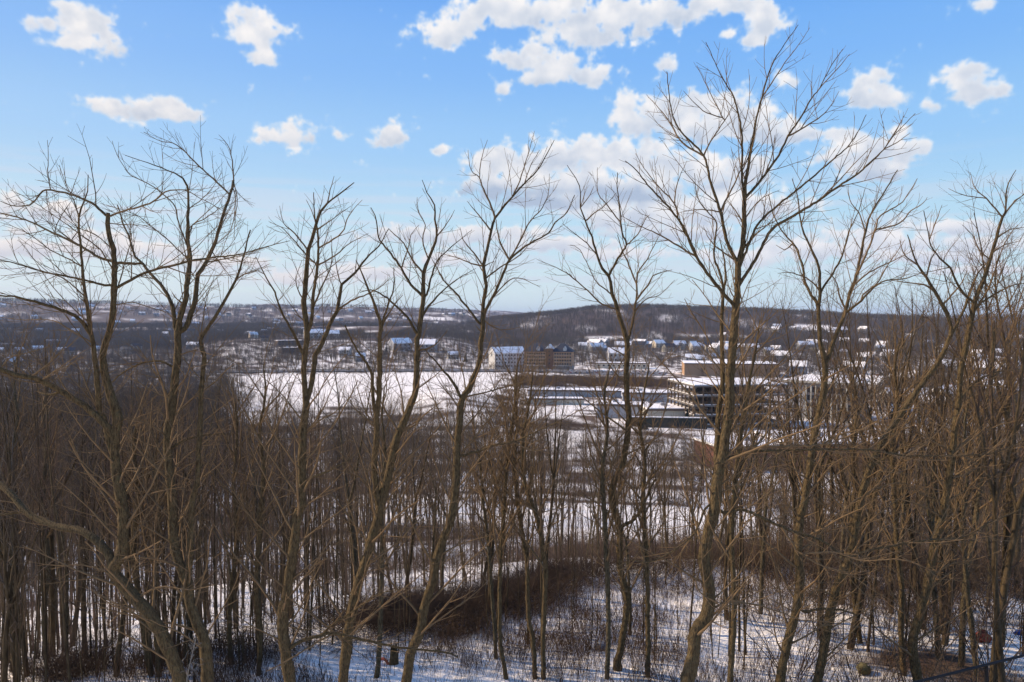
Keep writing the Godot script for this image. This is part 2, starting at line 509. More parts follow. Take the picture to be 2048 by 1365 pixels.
# ---------------------------------------------------------------- ground
func snow_at(x: float, z: float, d: float, px: float) -> float:   # 1 snow, 0 bare brown ground and leaf litter
	var n := patch_noise.get_noise_2d(x, z)
	if d < 60.0:
		return clampf(0.93 + n * 1.0 + minf(0.0, patch_noise.get_noise_2d(x * 4.0 + 70.0, z * 4.0)) * 0.9, 0.0, 1.0) if d < brow(px) else clampf(0.95 + n * 0.9, 0.0, 1.0)
	if d < 420.0:
		var streak := patch_noise.get_noise_2d(x * 0.25, z * 0.9 + 300.0)
		var s := clampf(0.72 + streak * 1.7 + n * 0.4, 0.0, 1.0)
		var meadow := smoothstep(1050, 1110, px) * (1.0 - smoothstep(1560, 1640, px)) * smoothstep(88, 96, d) * (1.0 - smoothstep(128, 140, d))
		return clampf(s + meadow, 0.0, 1.0)
	if d < 1250.0:
		var field := smoothstep(430, 500, px) * (1.0 - smoothstep(970, 1010, px)) * (1.0 - smoothstep(700, 730, d))
		return clampf(maxf(0.52 - 0.10 * smoothstep(985.0, 1015.0, px) * (1.0 - smoothstep(700.0, 760.0, d)) + n * 1.2 - 0.15 * smoothstep(800.0, 1200.0, d) - 0.25 * (1.0 - smoothstep(420.0, 480.0, px)), field), 0.0, 1.0)
	for c in CLEARINGS:
		if px > c[0] and px < c[1] and d > c[2] and d < c[3]: return 1.0
	return clampf((0.20 if px < 1000.0 else 0.10) + patch_noise.get_noise_2d(x * 0.12, z * 0.05) * 1.0, 0.0, 0.6)

const CLEARINGS := [[1170, 1265, 1560, 1640], [1350, 1490, 1640, 1672], [1590, 1665, 1800, 1900], [840, 910, 3350, 3600], [1880, 1960, 1500, 1560], [560, 640, 3000, 3150], [380, 450, 2900, 3050]]

func make_ground() -> void:
	var angles := PackedFloat32Array()
	for k in 61:
		angles.append(-PI + (PI - 0.86) * k / 61.0)
	for k in 300:
		angles.append(-0.86 + 1.72 * k / 299.0)
	for k in 61:
		angles.append(0.86 + (PI - 0.86) * (k + 1) / 61.0)
	var radii := PackedFloat32Array([0.4, 3.0, 6.0])
	var r := 8.0
	while r < 13500.0:
		radii.append(r)
		r *= 1.022
	var split := 0
	for k in radii.size():
		if radii[k] < 1300.0: split = k
	for part in 2:
		var b := Buf.new()
		var k0 := 0 if part == 0 else split
		var k1 := split if part == 0 else radii.size() - 1
		var na := angles.size()
		for k in range(k0, k1 + 1):
			for a in angles:
				var x := sin(a) * radii[k]
				var z := -cos(a) * radii[k]
				b.v.append(Vector3(x, hgt(x, z), z))
				var s := snow_at(x, z, radii[k], column_of(x, z))
				var earth := Color(0.085, 0.062, 0.048).lerp(Color(0.12, 0.075, 0.05), 0.5 + 0.5 * field_noise.get_noise_2d(x * 3, z * 3))
				b.c.append(earth.lerp(Color(0.92, 0.865, 0.78), smoothstep(0.25, 0.75, s)))
		var rows := k1 - k0 + 1
		b.n.resize(b.v.size())
		for k in rows:
			for a in na:
				var east := b.v[k * na + mini(a + 1, na - 1)] - b.v[k * na + maxi(a - 1, 0)]
				var out_ := b.v[mini(k + 1, rows - 1) * na + a] - b.v[maxi(k - 1, 0) * na + a]
				b.n[k * na + a] = east.cross(out_).normalized() * (1.0 if east.cross(out_).y > 0 else -1.0)
				if k < rows - 1 and a < na - 1:
					var q := k * na + a
					b.i.append_array(PackedInt32Array([q, q + na, q + 1, q + 1, q + na, q + na + 1]))
		tag(obj("ground" if part == 0 else "hills", b, M.ground), "snowy ground sloping down into the valley" if part == 0 else "wooded snowy hills across the valley", "", "", "structure")

func ribbon(called: String, label: String, pts: Array, width: float, mat: Material, lift := 0.25) -> void:   # a road laid on the ground
	var b := Buf.new()
	var prev_l := Vector3.ZERO
	var prev_r := Vector3.ZERO
	var line: Array[Vector3] = []
	for k in pts.size() - 1:
		for j in 10:
			var f := j / 10.0
			line.append(spot(lerpf(pts[k][0], pts[k + 1][0], f), lerpf(pts[k][1], pts[k + 1][1], f)))
	line.append(spot(pts[-1][0], pts[-1][1]))
	for k in line.size():
		var d := line[mini(k + 1, line.size() - 1)] - line[maxi(k - 1, 0)]
		var side := Vector3(-d.z, 0, d.x).normalized() * width / 2
		var l := line[k] - side + Vector3.UP * lift
		var rr := line[k] + side + Vector3.UP * lift
		if k:
			b.quad(prev_l, l, rr, prev_r)
			b.quad(prev_r, rr, rr - Vector3.UP * 0.8, prev_r - Vector3.UP * 0.8)
			b.quad(l, prev_l, prev_l - Vector3.UP * 0.8, l - Vector3.UP * 0.8)
		prev_l = l
		prev_r = rr
	tag(obj(called, b, mat), label, "", "", "structure")

# ---------------------------------------------------------------- the traced front trees
# Each stem: "w0 w1|x,y[,w] ..." - widths and places in photo pixels at the tree's own distance; the first stem is the trunk from the ground up, each later one springs from the nearest earlier stem.
const FRONT := [
	["tall tree with a broken top and a heavy limb reaching the left edge", 10.4, 0, [
		"38 9|362,1365 328,1280 297,1228 270,1197 239,1160 226,1139 243,1105 246,1037 239,985,30 231,940 230,875 235,837,26 227,807 217,780 210,750 204,712,20 207,695 217,667 224,637,18 227,600 227,572 229,535,15 226,500 220,480 215,447,11 216,425",
		"27 15|226,1139 219,1112 202,1091 178,1071 154,1061 120,1055 85,1043 51,1025 17,985 -60,930 -150,880",
		"8 4|51,1025 34,1026 0,1031 -60,1045", "22 10|230,872 205,845 180,822 150,800 120,782 82,762 60,755 30,750 0,740 -80,715 -160,700",
		"9 3|120,782 100,790 74,784", "17 2|222,930 215,875 207,837 200,825 195,785 192,740 185,687 177,637 172,600 171,595 167,565 164,535 160,485 157,435 166,405 174,382 176,350",
		"11 3|183,680 170,652 150,632 112,617 62,602 30,594 0,592 -60,590", "4 1|157,432 150,410 142,392 128,360 118,330",
		"9 1.5|225,582 232,577 262,560 300,542 350,530 382,522 425,515 475,510 510,500 542,491 580,482", "7 2|222,577 200,569 175,562 125,552 80,542 37,529 0,520 -50,505",
		"7 2|211,434 190,412 170,400 140,389 110,382 85,382 72,397 59,410 42,412 20,411 0,402", "3 1|99,381 95,347 96,315 94,280", "6 1|217,431 240,424 275,415 305,404 330,385 350,380 375,382 395,394 425,410 462,432",
		"4 1|227,600 240,560 250,520 262,470 240,430 215,395", "4 1|229,545 200,500 160,470 120,440 60,400 20,380", "3 1|226,500 190,470 150,452 110,420 90,396", "3 1|216,445 250,450 290,452 330,470",
		"4 1|164,535 140,520 100,500 60,470 30,455 0,445", "4 1|171,590 130,560 90,545 50,548 0,552", "4 1|185,687 140,660 100,640 50,640 0,635", "3 1|227,610 262,605 290,612 330,625 352,640", "5 1|60,757 100,725 130,690 145,660", "4 1|82,765 120,735 170,700", "4 1|0,742 20,715 60,705 110,690", "6 1|238,990 270,960 310,940", "6 1|239,1160 200,1140 150,1130 100,1140", "6 1|270,1195 320,1175 380,1180 430,1170"]],
	["tall bare tree that forks at the skyline beside the broken topped one", 10.8, 0, [
		"34 16|415,1365 410,1293 403,1269 390,1238 379,1207 376,1166,28 362,1136 348,1088 343,1002,26 338,934 335,875,24 342,825 346,787 350,750,21 355,712 355,667,19 357,650 366,612 371,600,13 372,585 377,547 380,515,11 375,485 375,435,8 376,420 374,372,5 365,357 350,347,3.5 320,335 295,326 250,311,1.5",
		"15 6|357,660 370,657 382,627 390,600 392,580 396,550 412,525 422,502 435,467 447,425 460,390 467,362", "4 1|466,364 464,322 455,290 437,270", "5 1|457,387 425,357 387,322 362,297 345,286 320,282 287,265",
		"12 3|355,667 349,655 347,625 340,601 322,570 300,547 285,528 270,515 260,480 245,445 235,410", "8 3|285,528 250,527 225,524 195,514 160,492 125,475 100,464 75,450 50,440 25,432 0,427 -40,420",
		"4 1|376,520 372,515 335,480 300,452 275,432 245,420 200,407", "4 1|375,497 357,447 350,415 327,390 295,367 260,350 245,330 230,302 224,282", "3 1|376,422 405,397 425,375 442,347", "4 1|376,480 385,450 405,440 435,420 455,405",
		"3 1|467,372 471,400 465,447 450,485 440,520", "3 1|472,362 474,400 470,440 468,480", "4 1|412,525 440,520 480,512 520,505", "3 1|422,505 450,540 465,560",
		"19 3|378,1165 381,1105 383,1013 393,965 396,920 400,850 402,775 408,712 400,682 420,650 450,600 470,562 480,535 490,500 500,460", "5 1|470,562 487,550 510,542 540,528", "4 1|400,682 405,640 412,600 425,560",
		"8 1.5|333,900 370,880 420,870 460,868", "7 2|348,740 310,722 250,742 200,790", "5 1|335,880 300,850 262,842 220,835", "4 1|355,705 390,702 430,712", "4 1|345,800 300,780 268,760 240,745"]],
	["pale barked straight tree with twin upright stems left of the middle", 11.5, 0, [
		"34 10|579,1356 569,1291 564,1233 577,1171 587,1096 597,1021,26 602,1015 604,905,23 608,842 612,810,21 608,767,15 608,712 614,680,16 612,650 608,602,13 613,552 616,502,10 624,477 632,447,8 642,422 654,407 687,382 708,365,2",
		"15 9|612,812 619,785 627,742 629,715 632,707 644,687 659,650 674,622,10 679,590 683,570 709,547 732,517 757,492 777,457,2", "9 2|608,712 599,695 592,680 574,645 562,622 549,585 539,567 524,540 512,515", "11 2|618,660 622,645 626,590 634,540 636,490 634,460 629,432 627,385",
		"5 1|632,527 612,510 587,480 562,455 539,445", "5 1|616,499 589,467 567,447 559,412", "5 1|637,529 672,510 699,487 737,467", "5 1|637,497 682,467 697,432 724,400", "4 1|640,460 662,440 702,412", "6 1|626,618 642,577 659,540 664,515 662,470",
		"4 1|681,572 674,545 669,505", "6 1.5|674,625 702,602 727,592 757,577 779,557", "4 1|654,407 660,380 668,352", "3 1|632,447 622,420 612,400", "4 1|608,610 595,580 592,555 604,520", "8 1.5|600,960 640,950 690,925 715,905", "6 1|604,880 640,840 675,820 690,770", "5 1|560,1242 600,1260 640,1255",
		"11 4|571,1300 600,1284 640,1272 667,1267 737,1283 799,1296 887,1305 915,1316", "7 1.5|640,1272 674,1243 712,1220 754,1190 800,1180", "6 1.5|667,1268 610,1300 560,1330 530,1345", "5 1|700,1274 730,1240 790,1196 835,1172"]],
	["leaning dark trunk that bends upright and spreads a wide crown left of centre", 12.2, 0, [
		"30 9|687,1356 692,1308 697,1258 707,1201 719,1161 732,1121 744,1076 757,1033 762,1005,26 772,967 784,917 794,875 809,842 824,805,20 831,780 834,730 834,680,16 837,672 842,635 847,595,12 847,547,9 862,505 874,472,6 869,440 869,410 854,385 844,360,1.5",
		"20 9|760,1015 752,985 748,930 753,880 753,835 757,805 759,762 759,705 759,675 762,655,10 749,610 729,560 712,520,2", "10 4|753,835 746,800 744,755 737,735 724,715 709,692 690,652", "7 1.5|762,655 774,615 787,577 787,535", "6 1.5|760,668 772,635 789,610 805,590",
		"9 2|836,668 829,660 814,635 789,610 767,592 740,580 720,585", "8 2|847,594 822,570 802,537 777,502 757,475 753,442 742,415", "6 1|847,548 824,520 807,487 784,465 777,457", "7 1|843,635 862,607 887,580 917,557 952,537", "7 1|847,600 854,590 862,557 874,522 894,502 919,480 944,460", "4 1|874,472 894,447 909,420",
		"4 1|858,512 845,480 850,450 836,420 834,395", "4 1|802,537 815,500 822,470 838,450", "5 1|831,780 860,760 890,735", "6 1|800,865 830,850 860,820 890,818", "6 1|834,700 870,690 895,660", "5 1|754,850 720,830 700,800"]],
	["slender bare tree leaning right with a narrow forked crown at the centre", 12.6, 0, [
		"30 7|814,1356 822,1308 842,1258 847,1221 867,1158 872,1121 887,1076 904,1033,23 912,942 914,892 919,842 924,800,19 937,780 947,755 957,730 962,687,14 966,652 966,615,10 972,572 967,532 974,502 982,462,7 991,437 1009,412 1024,395 1049,367,4 1074,342 1094,307 1109,280,1.5",
		"9 2|965,640 969,627 987,590 1007,547 1019,520 1044,497 1074,480 1096,467 1111,445 1134,425 1149,390", "8 3|966,655 959,647 934,615 912,587 892,567 877,545", "6 1|990,438 979,405 964,372 959,355 942,340 936,300", "6 1.5|1019,520 1002,490 994,460 993,440", "5 1|1019,520 1044,475 1059,445 1081,420 1096,390 1099,347",
		"5 1|967,533 942,527 912,515 874,505", "5 1|967,529 942,500 927,480 920,455", "5 1|982,460 957,430 934,402", "4 1|1024,395 1040,360 1049,332 1060,295 1069,262", "9 3|922,800 907,767 889,745 872,725 850,700", "3 1|1049,367 1062,330 1080,300", "3 1|959,355 962,320 975,280", "5 1|967,560 1000,535 1040,510 1070,470",
		"4 1|880,560 870,530 862,515", "7 1.5|914,920 950,905 985,892 1024,884 1060,870 1120,842 1200,800", "5 1|1024,884 1070,902 1110,890", "4 1|969,640 1000,660 1040,655", "4 1|985,595 1020,560 1045,558 1080,575"]],
	["bare tree with a spreading round crown right of centre before the far ridge", 14.5, 0, [
		"20 7|1246,1270 1251,1242 1254,1192 1241,1142 1239,1105 1239,1055 1226,1012 1226,972 1244,930,18 1254,880 1259,840 1256,815 1253,765,17 1254,715 1254,687,14 1244,650 1231,605,10 1225,590 1218,552,8 1204,537 1194,510 1184,475,5 1171,442 1161,415 1159,372 1134,330,1.5",
		"7 2|1219,556 1224,540 1241,510 1253,490 1244,465 1241,425 1235,380 1235,345", "4 1|1194,508 1174,487 1149,467 1124,447", "4 1|1241,446 1214,410 1196,385 1195,335", "4 1|1172,440 1190,425 1209,412 1234,385", "8 2|1254,690 1264,652 1271,610 1274,575 1256,525 1244,500 1235,470",
		"6 1|1272,600 1296,570 1306,552 1324,545 1345,540", "5 1|1274,573 1276,547 1294,520 1309,490 1325,460", "6 1|1243,650 1236,622 1199,605 1174,580 1139,550 1111,535 1074,519", "4 1|1225,590 1205,575 1190,560 1160,500 1140,490", "4 1|1268,630 1290,600 1320,590 1350,560", "4 1|1253,490 1275,470 1290,440 1300,430", "3 1|1161,415 1180,390 1188,372",
		"6 1|1255,850 1285,830 1320,790 1350,770", "5 1|1254,720 1230,700 1210,690", "10 5|1239,1060 1262,1045 1280,1025 1296,990 1310,960"]],
	["tallest bare tree with a broad fan shaped crown rising into the clouds at right", 10.8, 0, [
		"40 5|1375,1365 1386,1310 1391,1265 1414,1230,36 1419,1180 1409,1117 1416,1070,33 1429,1017 1434,967 1440,930,31 1447,900 1451,872 1459,815,27 1459,765 1466,690,24 1471,627 1475,590,19 1476,560 1476,527,17 1484,500 1489,450,12 1489,405 1491,375,9 1496,337 1504,287 1511,248,5 1523,197 1542,135 1562,100 1597,50,1.5",
		"4 1|1523,197 1545,165 1569,127 1597,90 1620,55", "7 1.5|1488,404 1484,342 1484,264 1468,197 1453,170 1437,139 1412,84", "8 1.5|1489,402 1499,388 1530,350 1558,310 1577,272 1601,236 1624,197 1640,176 1663,131 1686,98", "4 1|1640,176 1671,143 1700,108", "5 1|1577,275 1620,248 1655,221 1679,182",
		"11 2|1476,529 1472,521 1453,478 1441,424 1421,365 1408,312 1363,264 1343,221 1334,143", "6 1|1408,314 1363,283 1332,233 1293,190", "6 1|1441,424 1464,377 1492,318 1505,270", "5 1|1408,310 1421,283 1453,236 1468,205", "5 1|1453,238 1449,240 1425,194 1394,131", "4 1|1445,233 1406,221 1367,182",
		"10 1.5|1478,568 1488,556 1515,513 1542,462 1581,435 1640,400 1671,377 1718,346 1753,314 1768,299 1788,272 1831,227", "4 1|1768,299 1790,265 1811,229", "4 1|1770,298 1795,285 1821,266", "8 1.5|1478,540 1490,510 1515,451 1554,412 1608,369 1659,326 1694,295 1714,268 1733,229", "4 1|1640,400 1679,361 1718,318 1743,295",
		"11 2|1472,625 1466,610 1449,590 1421,555 1394,515 1376,475 1361,445 1344,422 1321,397 1296,370 1274,342 1251,322", "6 1|1394,515 1349,487 1314,467 1286,455 1244,432", "5 1|1356,440 1349,407 1316,372 1289,337 1271,307", "4 1|1349,405 1352,380 1359,355 1374,322", "7 1.5|1447,590 1439,542 1429,517 1431,475 1434,447 1414,422 1396,397 1389,347", "4 1|1436,425 1414,420 1386,420 1356,427",
		"6 1|1394,516 1369,457 1340,420 1304,398", "5 1|1484,500 1510,470 1540,445 1570,400", "5 1|1489,450 1470,420 1455,400", "4 1|1489,440 1520,400 1560,380", "4 1|1530,350 1545,310 1550,270", "4 1|1484,342 1500,310 1520,285", "5 1|1472,520 1440,500 1420,480 1408,455",
		"18 2|1436,960 1434,890 1439,815 1446,752 1444,677 1446,590 1452,560 1449,522 1440,480", "9 4|1429,1005 1447,1026 1488,1021 1553,1050 1587,1064 1608,1069 1650,1085 1690,1113 1741,1100 1792,1091 1861,1081 1929,1074 1980,1047 2045,1019", "6 2|1560,1053 1570,1064 1587,1091 1601,1108 1666,1105 1727,1122 1792,1119 1840,1130 1880,1160", "5 1|1601,1108 1640,1130 1700,1150 1745,1180 1790,1205",
		"8 2|1441,925 1450,918 1500,905 1536,902 1611,900 1736,900 1811,912 1886,912 1961,910 2006,900 2050,880", "6 1.5|1442,915 1480,896 1536,894 1636,891 1686,877 1748,847 1786,827 1840,815", "4 1|1811,912 1850,890 1900,840 1930,822", "6 1|1405,1225 1450,1205 1500,1208 1560,1225 1600,1240 1650,1244 1720,1255", "6 1|1391,1268 1420,1238 1470,1190 1500,1160", "7 2|1432,1003 1410,1020 1390,1065 1350,1100 1300,1124 1260,1122 1229,1140", "5 1|1408,1118 1393,1172 1430,1205 1475,1220 1520,1215", "5 1|1434,985 1480,965 1560,907 1600,880", "4 1|1444,930 1536,830 1611,780 1648,752", "5 1|1390,1066 1362,1110 1364,1155 1389,1192", "5 1|1488,1021 1520,1000 1560,960", "4 1|1736,900 1760,880 1800,830", "5 1|1451,872 1490,840 1530,780 1560,740"]],
	["bare tree with a knotted trunk and a dense brushy crown behind the tallest one", 12.6, 0, [
		"26 7|1560,1365 1574,1293 1591,1225 1601,1160 1597,1105 1601,1037 1608,1005,21 1621,930 1628,880 1638,830,19 1648,780 1651,742,17 1650,730 1641,680,11 1638,622 1641,590,8 1638,535 1628,510 1616,482 1603,452,4 1596,397 1585,357,1.5",
		"9 2|1640,625 1632,600 1623,590 1611,565 1606,535 1596,502 1586,487 1563,460 1546,425 1538,390", "7 1.5|1641,590 1642,585 1666,547 1681,520 1693,485 1701,457 1716,427 1731,377", "12 2|1650,735 1656,717 1668,680 1686,640 1696,602 1706,572 1713,552 1721,515 1731,465 1743,427 1766,390 1786,355 1796,340", "6 1.5|1713,555 1736,502 1751,460 1761,432 1798,410 1816,390 1835,357",
		"6 1.5|1690,640 1691,622 1678,590 1676,575 1666,552 1650,540", "7 1.5|1694,630 1723,602 1748,575 1773,562 1811,557 1850,545", "5 1|1724,600 1726,590 1756,565 1773,535 1798,500 1810,480", "5 1|1750,463 1798,447 1823,422 1846,407 1855,395", "4 1|1603,452 1610,420 1608,380", "4 1|1586,487 1570,500 1552,490", "4 1|1731,465 1720,430 1700,400 1697,370", "5 1|1706,575 1740,545 1790,520 1830,500", "5 1|1641,585 1620,560 1580,545 1556,548",
		"5 1|1650,742 1680,735 1720,728", "5 1|1645,800 1670,760 1690,720", "6 1.5|1612,985 1640,960 1665,930 1690,915", "9 3|1594,1215 1610,1225 1640,1219 1690,1222 1717,1233", "6 1|1600,1100 1640,1070 1700,1010 1761,975 1811,968 1861,1003 1870,1025", "6 1|1603,1050 1560,1010 1530,960", "5 1|1618,960 1580,930 1550,880", "6 1|1625,900 1680,870 1740,860 1800,872"]],
	["bare tree leaning right whose crown of long shoots spreads at the right", 13.0, 0, [
		"26 7|1635,1365 1649,1293 1662,1225 1676,1167 1703,1105,22 1717,1020 1734,951 1762,890,18 1808,820 1836,780,15 1861,747 1881,717 1896,685,11 1903,655 1886,610 1871,585,8 1853,555 1836,530 1823,495 1816,470,2",
		"9 1.5|1899,670 1908,662 1928,620 1946,572 1956,547 1971,530 1984,512", "6 1|1873,590 1850,570 1810,565 1780,560", "5 1|1853,557 1862,520 1880,490", "5 1|1836,530 1810,510 1800,480", "6 1|1890,615 1905,590 1925,565 1935,540", "7 1.5|1740,935 1790,905 1830,890 1870,895", "5 1|1700,1100 1740,1080 1790,1040 1830,1010", "6 1.5|1670,1190 1640,1180 1620,1190"]],
	["dark bare tree with an arched top at the right edge above the wood", 13.2, 0, [
		"28 8|1837,1365 1826,1286 1837,1242 1854,1173 1871,1088,22 1884,1037 1898,960 1906,905,17 1911,855 1918,805 1921,755,15 1928,712 1936,675 1946,627,12 1953,595 1966,565 1981,520,9 1993,477 2001,447 2006,435 2011,425 2013,390 2018,365 2033,340,1.5",
		"5 1|2005,437 1993,420 1973,397 1951,377 1941,345", "3 1|1973,400 1926,390 1898,377", "5 1|2008,432 2031,402 2048,390 2075,360", "8 2|1949,615 1948,605 1926,585 1911,560 1901,535 1881,517 1863,492 1858,470 1848,422", "8 1.5|1950,622 1958,610 1986,592 2023,572 2060,566", "6 1|1960,615 1978,577 1988,547 2011,485 2036,450", "5 1|1994,478 2020,460 2050,455", "4 1|1982,520 1960,500 1945,470 1925,450",
		"5 1|1985,510 2010,490 2040,482", "4 1|1860,480 1870,450 1885,410", "8 2|1918,800 1945,770 1990,745 2040,740", "6 1.5|1906,900 1940,880 2000,850 2048,842", "6 1|1926,730 1900,700 1880,690", "6 1.5|1897,965 1930,950 1960,935 1990,940", "6 1|1905,910 1860,880 1810,855 1740,850", "6 1|1884,1040 1840,1010 1790,1000 1750,1015", "5 1|1906,900 1950,920 2000,890 2040,860", "6 1|1858,1160 1900,1130 1950,1120 2010,1100", "5 1|1870,1090 1820,1060 1780,1060"]],
	["straight brown trunk standing on the snow in front of the leaning right tree", 0, 1, ["17 5|1808,1351 1803,1276 1803,1173 1796,1105 1790,1000,14 1785,900 1795,800,8 1790,740 1800,680", "6 1|1788,900 1760,850 1750,790 1740,740", "6 1|1793,820 1820,790 1836,740", "5 1|1796,1100 1770,1050 1750,1000"]],
	["straight dark trunk on the snow beside the rust red rag", 0, 1, ["18 6|1922,1334 1926,1259 1929,1190 1936,1139 1950,1050,14 1962,960 1965,860,11 1978,780 1985,700,7 1990,640", "7 1|1962,950 2000,900 2030,850", "6 1|1966,860 1940,810 1930,770", "6 1|1980,770 2010,720 2025,670"]],
	["thin brown trunk just left of the rust red rag at right", 0, 1, ["15 4|1953,1352 1946,1276 1936,1190 1930,1120 1925,1050,10 1935,950 1930,860,6 1940,790", "4 1|1928,1050 1900,1000 1890,960", "4 1|1933,940 1955,900 1970,860"]],
	["rightmost bare tree with upright shoots at the right edge", 0, 1, ["15 6|2004,1293 2008,1207 2011,1105 2014,1037 2020,940,12 2016,850 2020,760,9 2010,690 2000,630,6 1990,560 2000,500,2", "7 1|2018,800 2035,720 2040,640 2060,580", "5 1|2010,690 2030,640 2045,610", "4 1|2000,600 1975,570 1965,540"]],
	["straight twin stemmed trunk on snow between the knotted and leaning right trees", 0, 1, ["14 5|1720,1286 1710,1207 1703,1139 1700,1060 1710,980,11 1706,900 1715,820,8 1705,740", "7 1|1703,1000 1680,940 1672,880 1660,830", "5 1|1712,830 1740,790 1750,740"]],
	["grey straight trunk in front of the tallest tree at its right foot", 11.8, 1, ["18 6|1461,1365 1468,1242 1468,1173 1464,1071,15 1470,980 1478,900 1490,820,10 1500,760 1512,700,5 1520,640", "7 1|1470,960 1500,900 1520,850 1540,800", "6 1|1480,880 1465,820 1460,770", "5 1|1500,760 1530,720 1560,690"]],
	["slim dark twin trunk pair at lower centre, left stem of the pair", 0, 1, ["11 3|992,1317 988,1242 975,1071 966,1000,8 960,930 950,880,4 945,820", "4 1|975,1071 950,1010 940,960", "4 1|966,990 990,940 1000,900"]],
	["slim twin trunk pair at lower centre, right stem running past the frame", 0, 1, ["12 4|1012,1358 1002,1293 999,1207 1002,1105 1009,1020,10 1012,951 1022,870,7 1030,800 1034,740,3", "5 1|1004,1100 1030,1040 1050,990", "5 1|1012,950 990,900 980,850", "4 1|1024,860 1050,820 1064,780"]],
	["slim dark trunk right of the lower centre pair, leaning left at the top", 0, 1, ["13 4|1070,1358 1067,1293 1057,1225 1053,1122 1040,1037,11 1029,934 1034,850,8 1030,770 1040,710,3", "5 1|1038,1030 1015,980 1005,930", "5 1|1030,930 1060,880 1075,840"]],
	["brown trunk with an even stem right of the lower centre pair", 0, 1, ["15 4|1087,1358 1087,1259 1091,1139 1074,1037,12 1050,968 1046,880,8 1060,800 1066,740,3", "6 1|1075,1040 1100,980 1120,930 1125,880", "5 1|1050,960 1030,910 1020,870"]],
	["grey brown trunk below the round crowned tree at its left foot", 0, 1, ["15 4|1214,1358 1217,1242 1214,1139 1210,1037,13 1205,940 1215,860,9 1210,790 1220,730,3", "6 1|1208,960 1180,900 1170,850", "5 1|1214,860 1190,820 1185,780", "5 1|1211,1040 1235,990 1240,950"]],
	["grey lichened trunk below the round crowned tree at its right foot", 0, 1, ["14 4|1296,1355 1296,1242 1293,1105 1286,1003,11 1290,920 1280,850,8 1290,780 1300,720,3", "6 1|1288,990 1310,930 1330,880", "5 1|1284,860 1265,810 1262,770", "5 1|1294,1110 1270,1060 1262,1010"]],
	["straight narrow trunk left of the leaning dark tree's foot", 0, 1, ["14 4|753,1355 759,1293 762,1200 765,1100 760,1000,10 770,910 764,830,5 770,770", "5 1|763,1090 740,1040 730,990", "5 1|764,980 790,930 800,890"]],
	["dark straight trunk behind the forked skyline tree's foot", 0, 1, ["18 5|301,1350 290,1276 284,1207 270,1156 266,1080,13 275,990 268,900,9 275,830", "6 1|268,1090 240,1040 225,990", "6 1|272,980 300,920 310,880"]],
	["thin straight trunk close right of the one behind the forked skyline tree", 0, 1, ["12 4|318,1356 312,1280 306,1200 312,1110,10 318,1020 310,940,7 316,860", "5 1|312,1100 330,1050 336,1000"]],
	["bare trunk at the lower left edge rising among thin stems", 0, 1, ["16 5|24,1345 30,1240 22,1120 30,1010,12 24,920 34,840,8 28,770 36,700,3", "6 1|26,1000 0,950 -20,900", "6 1|26,920 56,870 66,820", "4 1|30,780 14,740 10,700"]],
	["bare trunk at lower left with a kinked stem between two larger ones", 0, 1, ["15 5|92,1325 88,1220 96,1120 84,1010,11 92,910 86,830,8 96,760 90,710,3", "6 1|90,1080 120,1020 128,960", "5 1|88,900 60,850 54,810"]],
	["straight brown trunk left of the pale twin stemmed tree", 0, 1, ["15 5|516,1352 520,1260 512,1160 520,1050,11 526,950 520,860,8 530,790 526,730,3", "6 1|517,1080 490,1020 480,960", "5 1|524,930 550,880 558,840"]],
	["thin trunk with a crook right of the forked skyline tree's foot", 0, 1, ["14 5|462,1330 458,1240 466,1150 474,1060,10 466,970 474,880,7 470,800,4", "5 1|472,1060 500,1010 512,960", "5 1|467,960 440,910 430,870"]],
]

func spline(p: Array, w: Array, step: float) -> Array:   # Catmull-Rom through pixel points; returns [points, widths]
	var op := PackedVector2Array()
	var ow := PackedFloat32Array()
	for k in p.size() - 1:
		var a: Vector2 = p[maxi(k - 1, 0)]
		var b: Vector2 = p[k]
		var c: Vector2 = p[k + 1]
		var d: Vector2 = p[mini(k + 2, p.size() - 1)]
		var m := maxi(1, int(round(b.distance_to(c) / step)))
		for j in m:
			var t := float(j) / m
			op.append(0.5 * ((2.0 * b) + (c - a) * t + (2.0 * a - 5.0 * b + 4.0 * c - d) * t * t + (3.0 * b - a - 3.0 * c + d) * t * t * t))
			ow.append(lerpf(w[k], w[k + 1], t))
	op.append(p[-1])
	ow.append(w[-1])
	return [op, ow]

